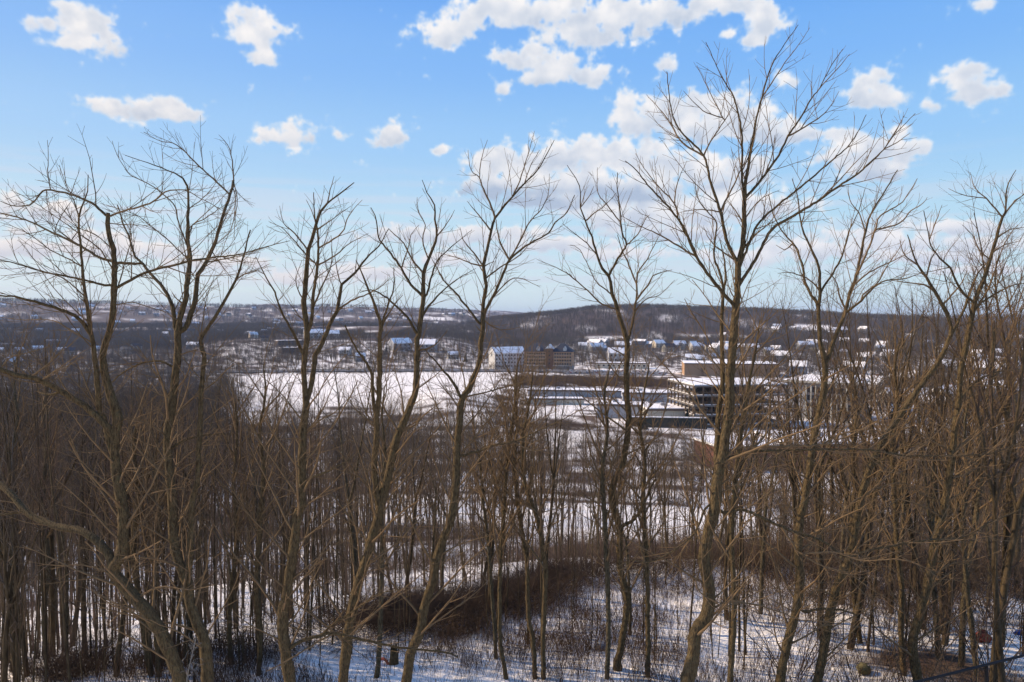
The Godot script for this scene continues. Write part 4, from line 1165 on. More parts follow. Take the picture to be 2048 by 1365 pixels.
func woods() -> void:
	var rng := RandomNumberGenerator.new()
	rng.seed = 777
	# the valley wood, a hundred metres and more away
	var kinds: Array = []
	for k in 5:
		kinds.append(far_tree_mesh(600 + k, 13.0, 1, 0.011, 15, 7))
	var lists: Array = [[], [], [], [], []]
	var tints: Array = []
	for k in 5:
		tints.append(PackedColorArray())
	for k in 8000:
		var px := rng.randf_range(-260, 2320)
		var d := 85.0 * pow(4.9, rng.randf())
		if k < 1050:
			px = minf(rng.randf_range(-260, 470), 440 + rng.randfn(0.0, 40.0))
			d = rng.randf_range(125, 300)
		var keep := lut([-200, 0.75, 380, 0.75, 500, 0.65, 980, 0.6, 1050, 0.55, 1300, 0.55, 1500, 0.5, 1740, 0.45, 2100, 0.6], px)
		if px > 1000 and d > 200: keep *= lut([200, 1.0, 290, 0.32, 420, 0.25], d) if px < 1760 else 0.7
		keep *= lut([85, 0.15, 130, 0.28, 200, 0.9], d)
		if rng.randf() > keep: continue
		if px > 1060 and px < 1590 and d > 86 and d < 138: continue
		var p := spot(px, d)
		var top_px := lut([-200, 700, 0, 700, 300, 735, 430, 765, 500, 795, 900, 800, 980, 795, 1060, 820, 1300, 850, 1440, 885, 1730, 900, 1780, 815, 1900, 770, 2300, 720], px) + rng.randf_range(-14, 45)
		var h := minf((HORIZON - top_px) / F * d - p.y, rng.randf_range(10, 17) if px > 480 else rng.randf_range(13, 21))
		if h < 3.5: continue
		var s := h / 13.5
		var xz := maxf(s, 0.55) * rng.randf_range(0.8, 1.15)
		var w := rng.randi() % 5
		lists[w].append(placed(p, rng.randf() * TAU, Vector3(xz, s, xz)))
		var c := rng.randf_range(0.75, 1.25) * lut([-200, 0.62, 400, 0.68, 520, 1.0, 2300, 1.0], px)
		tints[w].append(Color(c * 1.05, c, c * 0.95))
	for k in 5:
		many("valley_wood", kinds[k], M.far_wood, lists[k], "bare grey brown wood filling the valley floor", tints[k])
	# trees through the town and beyond
	kinds = []
	lists = [[], [], [], []]
	tints = []
	for k in 4:
		kinds.append(far_tree_mesh(640 + k, 13.0, 1, 0.040, 14, 6))
		tints.append(PackedColorArray())
	for k in 30000:
		var px := rng.randf_range(-350, 2420)
		var d := 420.0 * pow(3.4, rng.randf())
		if px > 470 + patch_noise.get_noise_2d(d * 0.3, 5.0) * 160.0 + rng.randfn(0.0, 22.0) and px < 1010 and d < 705: continue
		if px >= 1010 and px < 1760 and d < 690: continue
		if px > 1140 and px < 1400 and d < 790: continue
		var p := spot(px, d)
		var n := patch_noise.get_noise_2d(p.x * 0.12 + 80.0, p.z * 0.06)
		if n < (-0.30 if px > 1010 else -0.5) + (0.0 if d > 800 else 0.04): continue
		var s := rng.randf_range(0.65, 1.15) * (0.8 if d < 820 else 1.0)
		if px > 480 and px < 1150 and d < 800: s *= 0.7
		var w := rng.randi() % 4
		lists[w].append(placed(p, rng.randf() * TAU, Vector3(s * 1.15, s, s * 1.15)))
		var c := rng.randf_range(0.7, 1.2)
		tints[w].append(Color(c, c, c))
	for k in 4:
		many("town_trees", kinds[k], M.far_wood, lists[k], "bare trees between the houses of the far town", tints[k])
	# hill forest, each copy a handful of trees
	kinds = []
	lists = [[], [], [], []]
	tints = []
	for k in 4:
		kinds.append(far_tree_mesh(680 + k, 12.0, 4, 0.07, 9, 3))
		tints.append(PackedColorArray())
	for k in 44000:
		var px := rng.randf_range(-450, 2500)
		var d := 1420.0 * pow(1.75, rng.randf())
		if k % 3 == 0: d = 2300.0 * pow(2.05, rng.randf())
		var p := spot(px, d)
		if d < 2450 and px > 1000:
			if patch_noise.get_noise_2d(p.x * 0.05, p.z * 0.02) < (-0.42 if d < 1700 else -0.8): continue
		elif patch_noise.get_noise_2d(p.x * 0.03, p.z * 0.014) < -0.26: continue
		var open := false
		for c in CLEARINGS:
			if px > c[0] and px < c[1] and d > c[2] - 30 and d < c[3]: open = true
		if open: continue
		var s := rng.randf_range(0.8, 1.2) * (1.0 if d < 2500 else 1.5)
		var w := rng.randi() % 4
		lists[w].append(placed(p, rng.randf() * TAU, Vector3(s * 1.3, s, s * 1.3)))
		var c := rng.randf_range(0.7, 1.15)
		tints[w].append(Color(c, c, c))
	for k in 4:
		many("hill_forest", kinds[k], M.far_wood, lists[k], "leafless forest covering the far hills", tints[k])

# ---------------------------------------------------------------- buildings of the valley
func facing(p: Vector3) -> float:   # turn that brings a building's +z front towards the hillside
	return atan2(-p.x, -p.z)

func boxed(lo: Vector3, hi: Vector3) -> Buf:
	var b := Buf.new()
	b.box(lo, hi)
	return b

func window_rows(parent: Node, mat: Material, cols: int, rows: int, x0: float, x1: float, y0: float, y1: float, z: float, w: float, h: float, frame: Material = null) -> void:
	var pane := boxed(Vector3(-w / 2, -h / 2, -0.08), Vector3(w / 2, h / 2, 0.05)).mesh()
	var rim: ArrayMesh
	if frame:
		var f := Buf.new()
		f.box(Vector3(-w / 2 - 0.15, -h / 2 - 0.25, 0.0), Vector3(w / 2 + 0.15, -h / 2, 0.12))
		rim = f.mesh()
	for r in rows:
		for c in cols:
			var o := obj("window", pane, mat, parent)
			o.position = Vector3(lerpf(x0, x1, 0.5 if cols == 1 else float(c) / (cols - 1)), lerpf(y0, y1, 0.5 if rows == 1 else float(r) / (rows - 1)), z)
			if rim:
				obj("sill", rim, frame, parent).position = o.position

func flat_building(called: String, label: String, px: float, d: float, turn: float, l: float, w: float, h: float, wall: Material, cols := 0, rows := 1, group := "", snow_thick := 0.5) -> Node3D:
	var p := spot(px, d)
	var o := thing(called, label, "building", p, facing(p) + turn, group)
	var wl := obj("wall", boxed(Vector3(-l / 2, -3, -w / 2), Vector3(l / 2, h, w / 2)), wall, o)
	var rf := Buf.new()
	rf.box(Vector3(-l / 2 - 0.3, h + 0.003, -w / 2 - 0.3), Vector3(l / 2 + 0.3, h + snow_thick, w / 2 + 0.3))
	var roof := obj("roof", rf, M.snow, o)
	obj("parapet", boxed(Vector3(-l / 2 - 0.35, h - 0.5, w / 2 + 0.302), Vector3(l / 2 + 0.35, h + snow_thick * 0.6, w / 2 + 0.6)), M.brown_wall, o)
	obj("roof_vent", boxed(Vector3(-l * 0.2, h + snow_thick, -1.5), Vector3(-l * 0.2 + 2.4, h + snow_thick + 1.3, 0.5)), M.grey_wall, roof)
	if cols:
		window_rows(wl, M.glass, cols, rows, -l * 0.43, l * 0.43, h / rows * 0.55, h - h / rows * 0.45, w / 2 + 0.02, minf(2.2, l / cols * 0.5), minf(1.7, h / rows * 0.45))
	return o

func house_proto(wall: Material, roof: Material, l: float, w: float, h: float, rise: float, windows := true) -> Node3D:
	var o := Node3D.new()
	o.name = "house_proto"
	var b := Buf.new()
	b.gable_walls(w, l, -2.5, h, rise)
	var wl := obj("wall", b, wall, o)
	var r := Buf.new()
	r.gable(w, l, h, rise, 0.5, 0.4)
	var rf := obj("roof", r, roof, o)
	obj("chimney", boxed(Vector3(l * 0.2, h, -0.5), Vector3(l * 0.2 + 1.0, h + rise + 1.1, 0.4)), M.brown_brick, rf)
	if windows:
		window_rows(wl, M.glass, 4, 2, -l * 0.36, l * 0.36, h * 0.28, h * 0.75, w / 2 + 0.02, 1.1, 1.4)
		obj("door", boxed(Vector3(-0.55, 0, w / 2), Vector3(0.55, 2.1, w / 2 + 0.09)), M.brown_wall, o)
	return o

func name_in_row(rows: Array, what: String) -> void:   # rows of [column, object]
	rows.sort_custom(func(a, b): return a[0] < b[0])
	for k in rows.size():
		rows[k][1].set_meta("label", ("leftmost" if k == 0 else ORDER[k]) + " " + what + (", from the left" if k else ""))

func town() -> void:
	var rng := RandomNumberGenerator.new()
	rng.seed = 31
	ribbon("road", "grey band of cleared road and ditch shade along the far edge of the snow field", [[300, 800], [470, 770], [700, 752], [950, 740], [1060, 735], [1190, 715]], 30.0, M.road, 1.4)  # one wide grey band paints road, guard and shaded ditch together
	ribbon("car_park", "cleared grey car park between the flats and the warehouse", [[1130, 716], [1220, 712], [1330, 706]], 44.0, M.road, 0.9)
	ribbon("lane", "grey lane below the brush bank", [[1040, 545], [1180, 535], [1350, 520]], 10.0, M.road, 0.8)
	# tan block of flats with the dark roof
	var p := spot(1098, 762)
	var o := thing("apartment_block", "tan four storey apartment block with dark blue hipped roofs and a brown brick stair tower", "building", p, facing(p) - 0.18)
	obj("base_wall", boxed(Vector3(-25.3, -4, -8.2), Vector3(25.3, 4.6, 8.2)), M.stone_wall, o)
	var wl := obj("wall", boxed(Vector3(-25, 4.6, -8), Vector3(25, 19, 8)), M.tan_wall, o)
	window_rows(wl, M.glass, 9, 4, -23.4, -3.6, 6.6, 17.0, 8.02, 1.5, 1.7, M.cream_wall)
	window_rows(wl, M.glass, 7, 4, 8.0, 23.6, 6.6, 17.0, 8.02, 1.5, 1.7, M.cream_wall)
	var tw := obj("stair_tower", boxed(Vector3(-1.6, -4, 6), Vector3(5.8, 22.5, 9.6)), M.brown_brick, o)
	window_rows(tw, M.glass, 1, 5, 2.1, 2.1, 3.0, 19.5, 9.62, 1.4, 1.6)
	for s in [[-13.0, 24.0], [15.0, 20.5]]:
		var r := Buf.new()
		r.hip(16, s[1], 19.02, 8.5, 0.9)
		var rf := obj("roof", r, M.slate_roof, o)
		rf.position.x = s[0]
		var dm := Buf.new()
		dm.gable(3.4, 3.6, 22.2, 2.2, 0.3, 0.4)
		dm.gable_walls(3.4, 3.6, 20.2, 22.2, 2.2)
		var dor := obj("dormer", dm, M.white_wall, rf)
		dor.rotation.y = PI / 2
		dor.position = Vector3(3.0, 0, 6.0)
	var g := Buf.new()
	g.gable(7.4, 8, 22.5, 4.0, 0.4, 0.4)
	g.gable_walls(7.3, 7.9, 21.5, 22.48, 4.0)
	var gg := obj("gable_roof", g, M.snow, o)
	gg.rotation.y = PI / 2
	gg.position = Vector3(2.1, 0, 5.0)
	obj("canopy", boxed(Vector3(-22, 4.65, 8.0), Vector3(22, 4.95, 9.4)), M.snow, o)
	# pale block to its left
	p = spot(1014, 785)
	o = thing("apartment_block", "white four storey apartment block with a snowy gable left of the tan one", "building", p, facing(p) + 0.45)
	var b := Buf.new()
	b.gable_walls(16, 36, -4, 16.5, 6.0)
	wl = obj("wall", b, M.white_wall, o)
	b = Buf.new()
	b.gable(16, 36, 16.5, 6.0, 0.6, 0.4)
	obj("roof", b, M.snow, o)
	window_rows(wl, M.glass, 10, 4, -16, 16, 2.5, 14.0, 8.02, 1.5, 1.7)
	var side := obj("end_windows", boxed(Vector3(-18.06, 13.0, -1.0), Vector3(-17.95, 15.5, 1.0)), M.glass, wl)
	side.name = "end_window"
	# warehouse and the other large buildings
	flat_building("warehouse", "long tan flat roofed warehouse with snow on top behind the parking structure", 1458, 722, 0.12, 84, 40, 11.5, M.tan_wall)
	flat_building("shop_block", "long low cream building with a snowy roof behind the car park", 1243, 800, 0.0, 56, 14, 6.0, M.cream_wall, 10, 1)
	flat_building("shed", "long low grey shed with a snowy roof below the brown brush bank", 1150, 480, -0.05, 60, 14, 4.2, M.grey_wall)
	flat_building("shed", "grey flat shed with thick roof snow beside the round crowned tree", 1298, 445, 0.06, 31, 16, 6.2, M.grey_wall, 0, 1, "", 0.8)
	flat_building("shed", "pale blue grey metal shed with a snowy roof below the other sheds", 1246, 357, -0.1, 23, 12, 6.6, M.grey_wall, 0, 1, "", 0.7)
	flat_building("shed", "beige metal shed with a broad snowy roof left of the parking structure", 1346, 348, 0.22, 27, 20, 6.4, M.beige_wall, 0, 1, "", 0.7)
	flat_building("shed", "low pale wall like shed half hidden by brush right of the snow mound", 1110, 430, 0.0, 34, 8, 3.4, M.beige_wall)
	flat_building("low_house", "low brown building with a snowy roof above the snow field", 578, 1180, 0.25, 40, 22, 7.5, M.brown_wall, 8, 2)
	flat_building("low_house", "small dark brown building just below the one above the snow field", 580, 1040, 0.3, 28, 14, 7.0, M.brown_wall, 6, 2)
	# the open parking structure
	p = spot(1452, 352)
	o = thing("parking_structure", "open steel parking structure with snow on its decks right of the centre", "building", p, facing(p) + 0.42)
	for lv in 5:
		var y := 0.6 + lv * 4.3
		obj("deck", boxed(Vector3(-22, y, -17), Vector3(22, y + 0.7, 17)), M.concrete, o)
		if lv == 4:
			obj("roof_snow", boxed(Vector3(-21.6, y + 0.703, -16.6), Vector3(21.6, y + 1.1, 16.6)), M.snow, o)
		else:
			obj("deck_snow", boxed(Vector3(-21.8, y + 0.703, 13.8), Vector3(21.8, y + 0.98, 16.8)), M.snow, o)
			obj("deck_snow", boxed(Vector3(-21.8, y + 0.703, -16.0), Vector3(-19.0, y + 0.96, 13.7)), M.snow, o)
		for k in 2 if lv < 4 else 0:
			obj("guard_rail", boxed(Vector3(-22, y + 1.2 + k * 0.9, 17.003), Vector3(22, y + 1.35 + k * 0.9, 17.12)), M.steel, o)
			obj("guard_rail", boxed(Vector3(-22.12, y + 1.2 + k * 0.9, -17), Vector3(-22.003, y + 1.35 + k * 0.9, 17)), M.steel, o)
	for k in 12:
		var x := -21.4 + k * 3.89
		obj("column", boxed(Vector3(x - 0.3, -4, 16.2), Vector3(x + 0.3, 17.8, 16.9)), M.steel, o)
		if k % 2 == 0 and k < 11:
			var br := Buf.new()
			br.tube(PackedVector3Array([Vector3(x + 0.4, 0.8 + 4.3 * (k % 4), 16.5), Vector3(x + 3.4, 4.8 + 4.3 * (k % 4), 16.5)]), PackedFloat32Array([0.16, 0.16]), 5)
			obj("brace", br, M.steel, o)
	for k in 8:
		var z := -16.6 + k * 4.6
		obj("column", boxed(Vector3(-21.9, -4, z - 0.3), Vector3(-21.3, 17.8, z + 0.3)), M.steel, o)
	obj("inside_shade_block", boxed(Vector3(-10, -4, -10), Vector3(16, 17.7, 6)), M.inside_shade, o)  # solid dark box standing in for the shade between the decks
	# office block with pilasters
	p = spot(1655, 402)
	o = thing("office_block", "grey office block with a row of tall pilasters and snow on its hipped roof", "building", p, facing(p) - 0.22)
	wl = obj("wall", boxed(Vector3(-17, -4, -12), Vector3(17, 18.6, 12)), M.stone_wall, o)
	window_rows(wl, M.glass, 10, 4, -5.6, 15.6, 3.4, 15.2, 12.02, 1.25, 2.6)
	for k in 11:
		var x := -6.8 + k * 2.36
		obj("pilaster", boxed(Vector3(x - 0.33, -4, 12.0), Vector3(x + 0.33, 17.4, 12.75)), M.beige_wall, o)
	obj("blank_panel", boxed(Vector3(-16.6, 0, 12.003), Vector3(-12.6, 15.5, 12.3)), M.grey_wall, wl)
	obj("dark_opening", boxed(Vector3(-12.2, 2, 12.003), Vector3(-10.6, 15, 12.1)), M.glass, wl)
	obj("blank_panel", boxed(Vector3(-10.2, 0, 12.003), Vector3(-7.4, 15.5, 12.3)), M.grey_wall, wl)
	obj("cornice", boxed(Vector3(-18, 18.6, -13), Vector3(18, 19.6, 13.4)), M.beige_wall, o)
	b = Buf.new()
	b.hip(26, 36, 19.61, 3.2, 0.2)
	var rf2 := obj("roof", b, M.snow, o)
	obj("roof_unit", boxed(Vector3(-6, 21.5, 0), Vector3(-2.5, 23.4, 3)), M.grey_wall, rf2)
	obj("roof_unit", boxed(Vector3(3, 21.5, -2), Vector3(8, 23.2, 1)), M.stone_wall, rf2)
	# long brick building with the white roof
	for wing in [[1500.0, 222.0, 0.55, 26.0, 17.0, 7.0, "red brick building with a flat snow covered roof at the foot of the tallest tree"], [1640.0, 232.0, 0.5, 30.0, 22.0, 8.2, "long brick building with a wide white snow roof below the office block"]]:
		p = spot(wing[0], wing[1])
		o = thing("brick_building", wing[6], "building", p, facing(p) + wing[2])
		wl = obj("wall", boxed(Vector3(-wing[3] / 2, -5, -wing[4] / 2), Vector3(wing[3] / 2, wing[5], wing[4] / 2)), M.red_brick, o)
		obj("roof", boxed(Vector3(-wing[3] / 2 - 0.4, wing[5] + 0.003, -wing[4] / 2 - 0.4), Vector3(wing[3] / 2 + 0.4, wing[5] + 0.55, wing[4] / 2 + 0.4)), M.snow, o)
		obj("roof_edge", boxed(Vector3(-wing[3] / 2 - 0.3, wing[5] - 0.6, wing[4] / 2 + 0.002), Vector3(wing[3] / 2 + 0.3, wing[5] - 0.003, wing[4] / 2 + 0.3)), M.brown_wall, o)
		window_rows(wl, M.glass, 7, 2, -wing[3] * 0.42, wing[3] * 0.42, 1.6, wing[5] - 2.2, wing[4] / 2 + 0.02, 1.3, 1.5, M.stone_wall)
		obj("skylight", boxed(Vector3(-2, wing[5] + 0.55, -2), Vector3(1.5, wing[5] + 1.4, 1)), M.grey_wall, o)
	# dark retaining wall under the sheds
	p = spot(1340, 322)
	o = thing("retaining_wall", "dark green black retaining wall below the beige shed", "wall", p, facing(p) + 0.1)
	obj("wall_face", boxed(Vector3(-16, -2, -0.6), Vector3(16, 4.4, 0.6)), M.dark_wall, o)
	obj("coping", boxed(Vector3(-16.2, 4.402, -0.8), Vector3(16.2, 4.7, 0.8)), M.snow, o)
	# single houses
	var walls := [M.cream_wall, M.white_wall, M.grey_wall, M.blue_wall, M.beige_wall, M.brown_wall]
	var protos: Array = []
	var small: Array = []
	for k in 6:
		protos.append(house_proto(walls[k], M.snow, 11.0 + k % 3 * 2.0, 8.5, 5.6 + k % 2 * 1.2, 3.4))
		small.append(house_proto(walls[k], M.snow if k < 4 else M.slate_roof, 12.0 + k % 3 * 3.0, 9.0, 5.5, 3.8, false))
	var named := [
		[1793, 490, 0, 0.5, 1.1, "cream gabled house with a snowy roof right of the office block"], [1832, 470, 3, 0.3, 1.15, "blue grey house with a snowy roof beside the cream one"],
		[1808, 405, 3, 0.0, 0.8, "small blue green house in the snow below the blue grey one"], [1870, 455, 2, -0.3, 1.0, "grey house with a white roof right of the blue grey one"],
		[1898, 520, 0, 0.6, 1.2, "cream house behind the dark arched tree at right"], [1745, 560, 0, -0.2, 1.4, "cream house just above the office block roof"],
		[1950, 610, 0, 0.4, 1.4, "cream house with white roof near the right edge"], [2005, 560, 4, 0.2, 1.4, "beige house with a white roof at the right edge"], [1235, 905, 1, 0.1, 1.7, "white house with a snowy roof behind the long cream building"],
		[800, 1060, 2, 0.5, 1.9, "tall grey house beside the evergreens above the snow field"], [852, 1040, 2, -0.3, 1.9, "grey house right of the tall grey one above the snow field"],
		[620, 1420, 1, 0.1, 1.7, "first of the white townhouses above the low brown building"], [643, 1420, 1, 0.1, 1.7, "middle one of the white townhouses above the low brown building"], [667, 1415, 0, 0.1, 1.7, "cream townhouse at the right end of the white ones"],
		[24, 980, 4, 0.7, 1.2, "beige barn like house with a white roof at the left edge"], [720, 900, 3, 0.2, 1.0, "blue grey house in the trees above the snow field"], [905, 930, 4, 0.2, 1.0, "beige house among dark trees left of the white block"], [690, 985, 1, -0.4, 1.1, "white house on the slope above the far road"],
	]
	for h in named:
		p = spot(h[0], h[1])
		o = copy_of(protos[h[2]], p, facing(p) + h[3], Vector3.ONE * h[4], h[5])
		o.set_meta("category", "house")
	var rows: Array = []
	for k in 46:
		var px := rng.randf_range(1370, 2120)
		var d := rng.randf_range(640, 1250)
		if px < 1560 and d < 800: continue
		p = spot(px, d)
		o = copy_of(protos[rng.randi() % 5], p, facing(p) + rng.randf_range(-0.8, 0.8), Vector3.ONE * rng.randf_range(0.9, 1.5), "", "houses of the right hand town")
		o.set_meta("category", "house")
		rows.append([px, o])
	name_in_row(rows, "snowy roofed house in the right hand town")
	rows = []
	for k in 60:
		var px := rng.randf_range(1350, 2120) if k < 32 else rng.randf_range(1150, 1500)
		var d := rng.randf_range(1250, 1800) if k < 32 else rng.randf_range(1200, 1480)
		p = spot(px, d)
		o = copy_of(small[rng.randi() % 6], p, facing(p) + rng.randf_range(-0.8, 0.8), Vector3.ONE * rng.randf_range(1.0, 1.6), "", "far houses below the ridge")
		o.set_meta("category", "house")
		rows.append([px, o])
		if k == 31 or k == 59:
			name_in_row(rows, "tiny house on the wooded ridge" if k == 31 else "tiny house at the ridge foot")
			rows = []
	var bands := {}
	for k in 150:
		var px := rng.randf_range(-40, 700) if k < 110 else rng.randf_range(620, 1030)
		var d := rng.randf_range(1250, 2000) if k < 40 else rng.randf_range(2300, 4000)
		p = spot(px, d)
		o = copy_of(small[[0, 1, 1, 2, 3, 4][rng.randi() % 6]], p, facing(p) + rng.randf_range(-0.8, 0.8), Vector3.ONE * (rng.randf_range(0.9, 1.3) if d < 2100 else rng.randf_range(1.0, 1.6)), "", "houses of the left hand suburb" if d < 2100 else "houses on the far left hillside")
		o.set_meta("category", "house")
		var band := "small house in the left hand suburb"
		if d > 2100: band = "tiny house on the " + ("lower" if d < 2850 else ("middle" if d < 3450 else "upper")) + (" far left hillside" if k < 110 else " hillside above the snow field")
		if not bands.has(band): bands[band] = []
		bands[band].append([px, o])
	for band in bands:
		name_in_row(bands[band], band)
	for h in protos + small:
		h.free()
	# parked cars
	var cars: Array = []
	for c in [col(0.02, 0.02, 0.025), col(0.30, 0.31, 0.32), col(0.55, 0.55, 0.56), col(0.15, 0.02, 0.02), col(0.04, 0.07, 0.14)]:
		cars.append(car_proto(plain(c, 0.35)))
	var shade := ["black", "silver", "white", "dark red", "dark blue"]
	var seen_in_row := [0, 0, 0]
	for k in 54:
		var row := k / 18
		var px := 1142.0 + (k % 18) * 10.4 + rng.randf_range(-1.5, 1.5)
		if rng.randf() < 0.18: continue
		var w := rng.randi() % 5
		p = spot(px, 698.0 + row * 13.5)
		p.y += 0.92
		o = copy_of(cars[w], p, facing(p) + PI / 2 + rng.randf_range(-0.08, 0.08) + (PI if rng.randf() < 0.5 else 0.0), Vector3.ONE, "", "cars in the far car park")
		o.set_meta("category", "car")
		seen_in_row[row] += 1
		o.set_meta("label", shade[w] + " car, " + ("first" if seen_in_row[row] == 1 else ORDER[seen_in_row[row] - 1]) + " from the left in the " + ["front", "middle", "back"][row] + " row of the far car park")
	for c in cars:
		c.free()
	# evergreens
	for e in [[772, 985, 15.0, "dark evergreen beside the tall grey house"], [790, 995, 13.0, "shorter dark evergreen beside the tall grey house"], [931, 880, 12.0, "dark evergreen left of the white apartment block"], [1290, 312, 7.0, "dark green evergreen in front of the retaining wall"], [1376, 330, 8.0, "dark green evergreen at the right end of the retaining wall"]]:
		evergreen(spot(e[0], e[1]), e[2], e[3], rng)

func car_proto(paint: Material) -> Node3D:
	var o := Node3D.new()
	o.name = "parked_car_proto"
	var b := Buf.new()
	var body := [Vector2(-2.2, 0.35), Vector2(-2.25, 0.75), Vector2(-2.0, 0.95), Vector2(-1.2, 1.0), Vector2(1.0, 0.98), Vector2(2.05, 0.82), Vector2(2.2, 0.65), Vector2(2.2, 0.35)]
	prism(b, body, 0.88)
	obj("body", b, paint, o)
	b = Buf.new()
	prism(b, [Vector2(-1.75, 0.98), Vector2(-1.1, 1.42), Vector2(0.2, 1.44), Vector2(1.05, 0.97)], 0.74)
	obj("windows", b, M.glass, o).name = "window"
	b = Buf.new()
	prism(b, [Vector2(-1.15, 1.425), Vector2(-1.05, 1.50), Vector2(0.15, 1.52), Vector2(0.25, 1.445)], 0.70)
	obj("roof", b, M.snow, o)
	for x in [-1.4, 1.4]:
		for z in [-0.8, 0.8]:
			b = Buf.new()
			b.tube(PackedVector3Array([Vector3(x, 0.32, z - 0.1), Vector3(x, 0.32, z + 0.1)]), PackedFloat32Array([0.32, 0.32]), 10)
			obj("wheel", b, M.dark_metal, o)
	return o

func prism(b: Buf, outline: Array, half: float) -> void:   # outline in x, y going clockwise seen from +z, drawn out along z
	var n := outline.size()
	for k in n:
		var p: Vector2 = outline[k]
		var q: Vector2 = outline[(k + 1) % n]
		b.quad(Vector3(p.x, p.y, -half), Vector3(q.x, q.y, -half), Vector3(q.x, q.y, half), Vector3(p.x, p.y, half))
	for k in range(1, n - 1):
		b.tri(Vector3(outline[0].x, outline[0].y, half), Vector3(outline[k].x, outline[k].y, half), Vector3(outline[k + 1].x, outline[k + 1].y, half))
		b.tri(Vector3(outline[0].x, outline[0].y, -half), Vector3(outline[k + 1].x, outline[k + 1].y, -half), Vector3(outline[k].x, outline[k].y, -half))

func evergreen(p: Vector3, h: float, label: String, rng: RandomNumberGenerator) -> void:
	var o := thing("evergreen_tree", label, "tree", p)
	var t := Buf.new()
	t.tube(PackedVector3Array([Vector3(0, -0.5, 0), Vector3(0, h * 0.95, 0)]), PackedFloat32Array([0.22, 0.04]), 6)
	obj("trunk", t, M.wood_trunk, o)
	var c := Buf.new()
	for k in 420:
		var f := sqrt(rng.randf())
		var y := h * (1.0 - f * 0.92)
		var a := rng.randf() * TAU
		var r := h * 0.24 * f * rng.randf_range(0.4, 1.1)
		var tip := Vector3(cos(a) * r, y - r * 0.25, sin(a) * r)
		var root := Vector3(0, y + 0.1, 0)
		var side := Vector3(-sin(a), 0, cos(a)) * 0.35
		c.tri(root.lerp(tip, 0.2), tip + side, tip + Vector3(0, -0.5, 0))
		c.tri(root.lerp(tip, 0.2), tip - Vector3(0, 0.35, 0), tip - side)
	obj("crown", c, M.needle, o)

# ---------------------------------------------------------------- small things on the near ground
func lump(size: Vector3, seed_: int, rough: float, pinch := 0.0) -> Buf:   # a rounded stone or crumpled bag, base at y 0
	var n := FastNoiseLite.new()
	n.seed = seed_
	n.frequency = 1.3
	var b := Buf.new()
	var rows := 9
	var cols := 14
	for r in rows + 1:
		for c in cols:
			var la := PI * r / rows
			var lo := TAU * c / cols
			var d := Vector3(sin(la) * cos(lo), cos(la), sin(la) * sin(lo))
			var k := 1.0 + rough * n.get_noise_3dv(d * 1.4)
			var q := d * k
			var narrow := lerpf(1.0, clampf(1.0 - q.y, 0.15, 1.4), pinch)
			b.v.append(Vector3(q.x * size.x * narrow, (q.y * 0.5 + 0.42) * size.y, q.z * size.z * narrow))
			b.n.append(d)
	for r in rows:
		for c in cols:
			var s := r * cols + c
			var s2 := r * cols + (c + 1) % cols
			b.i.append_array(PackedInt32Array([s, s + cols, s2, s2, s + cols, s2 + cols]))
	return b

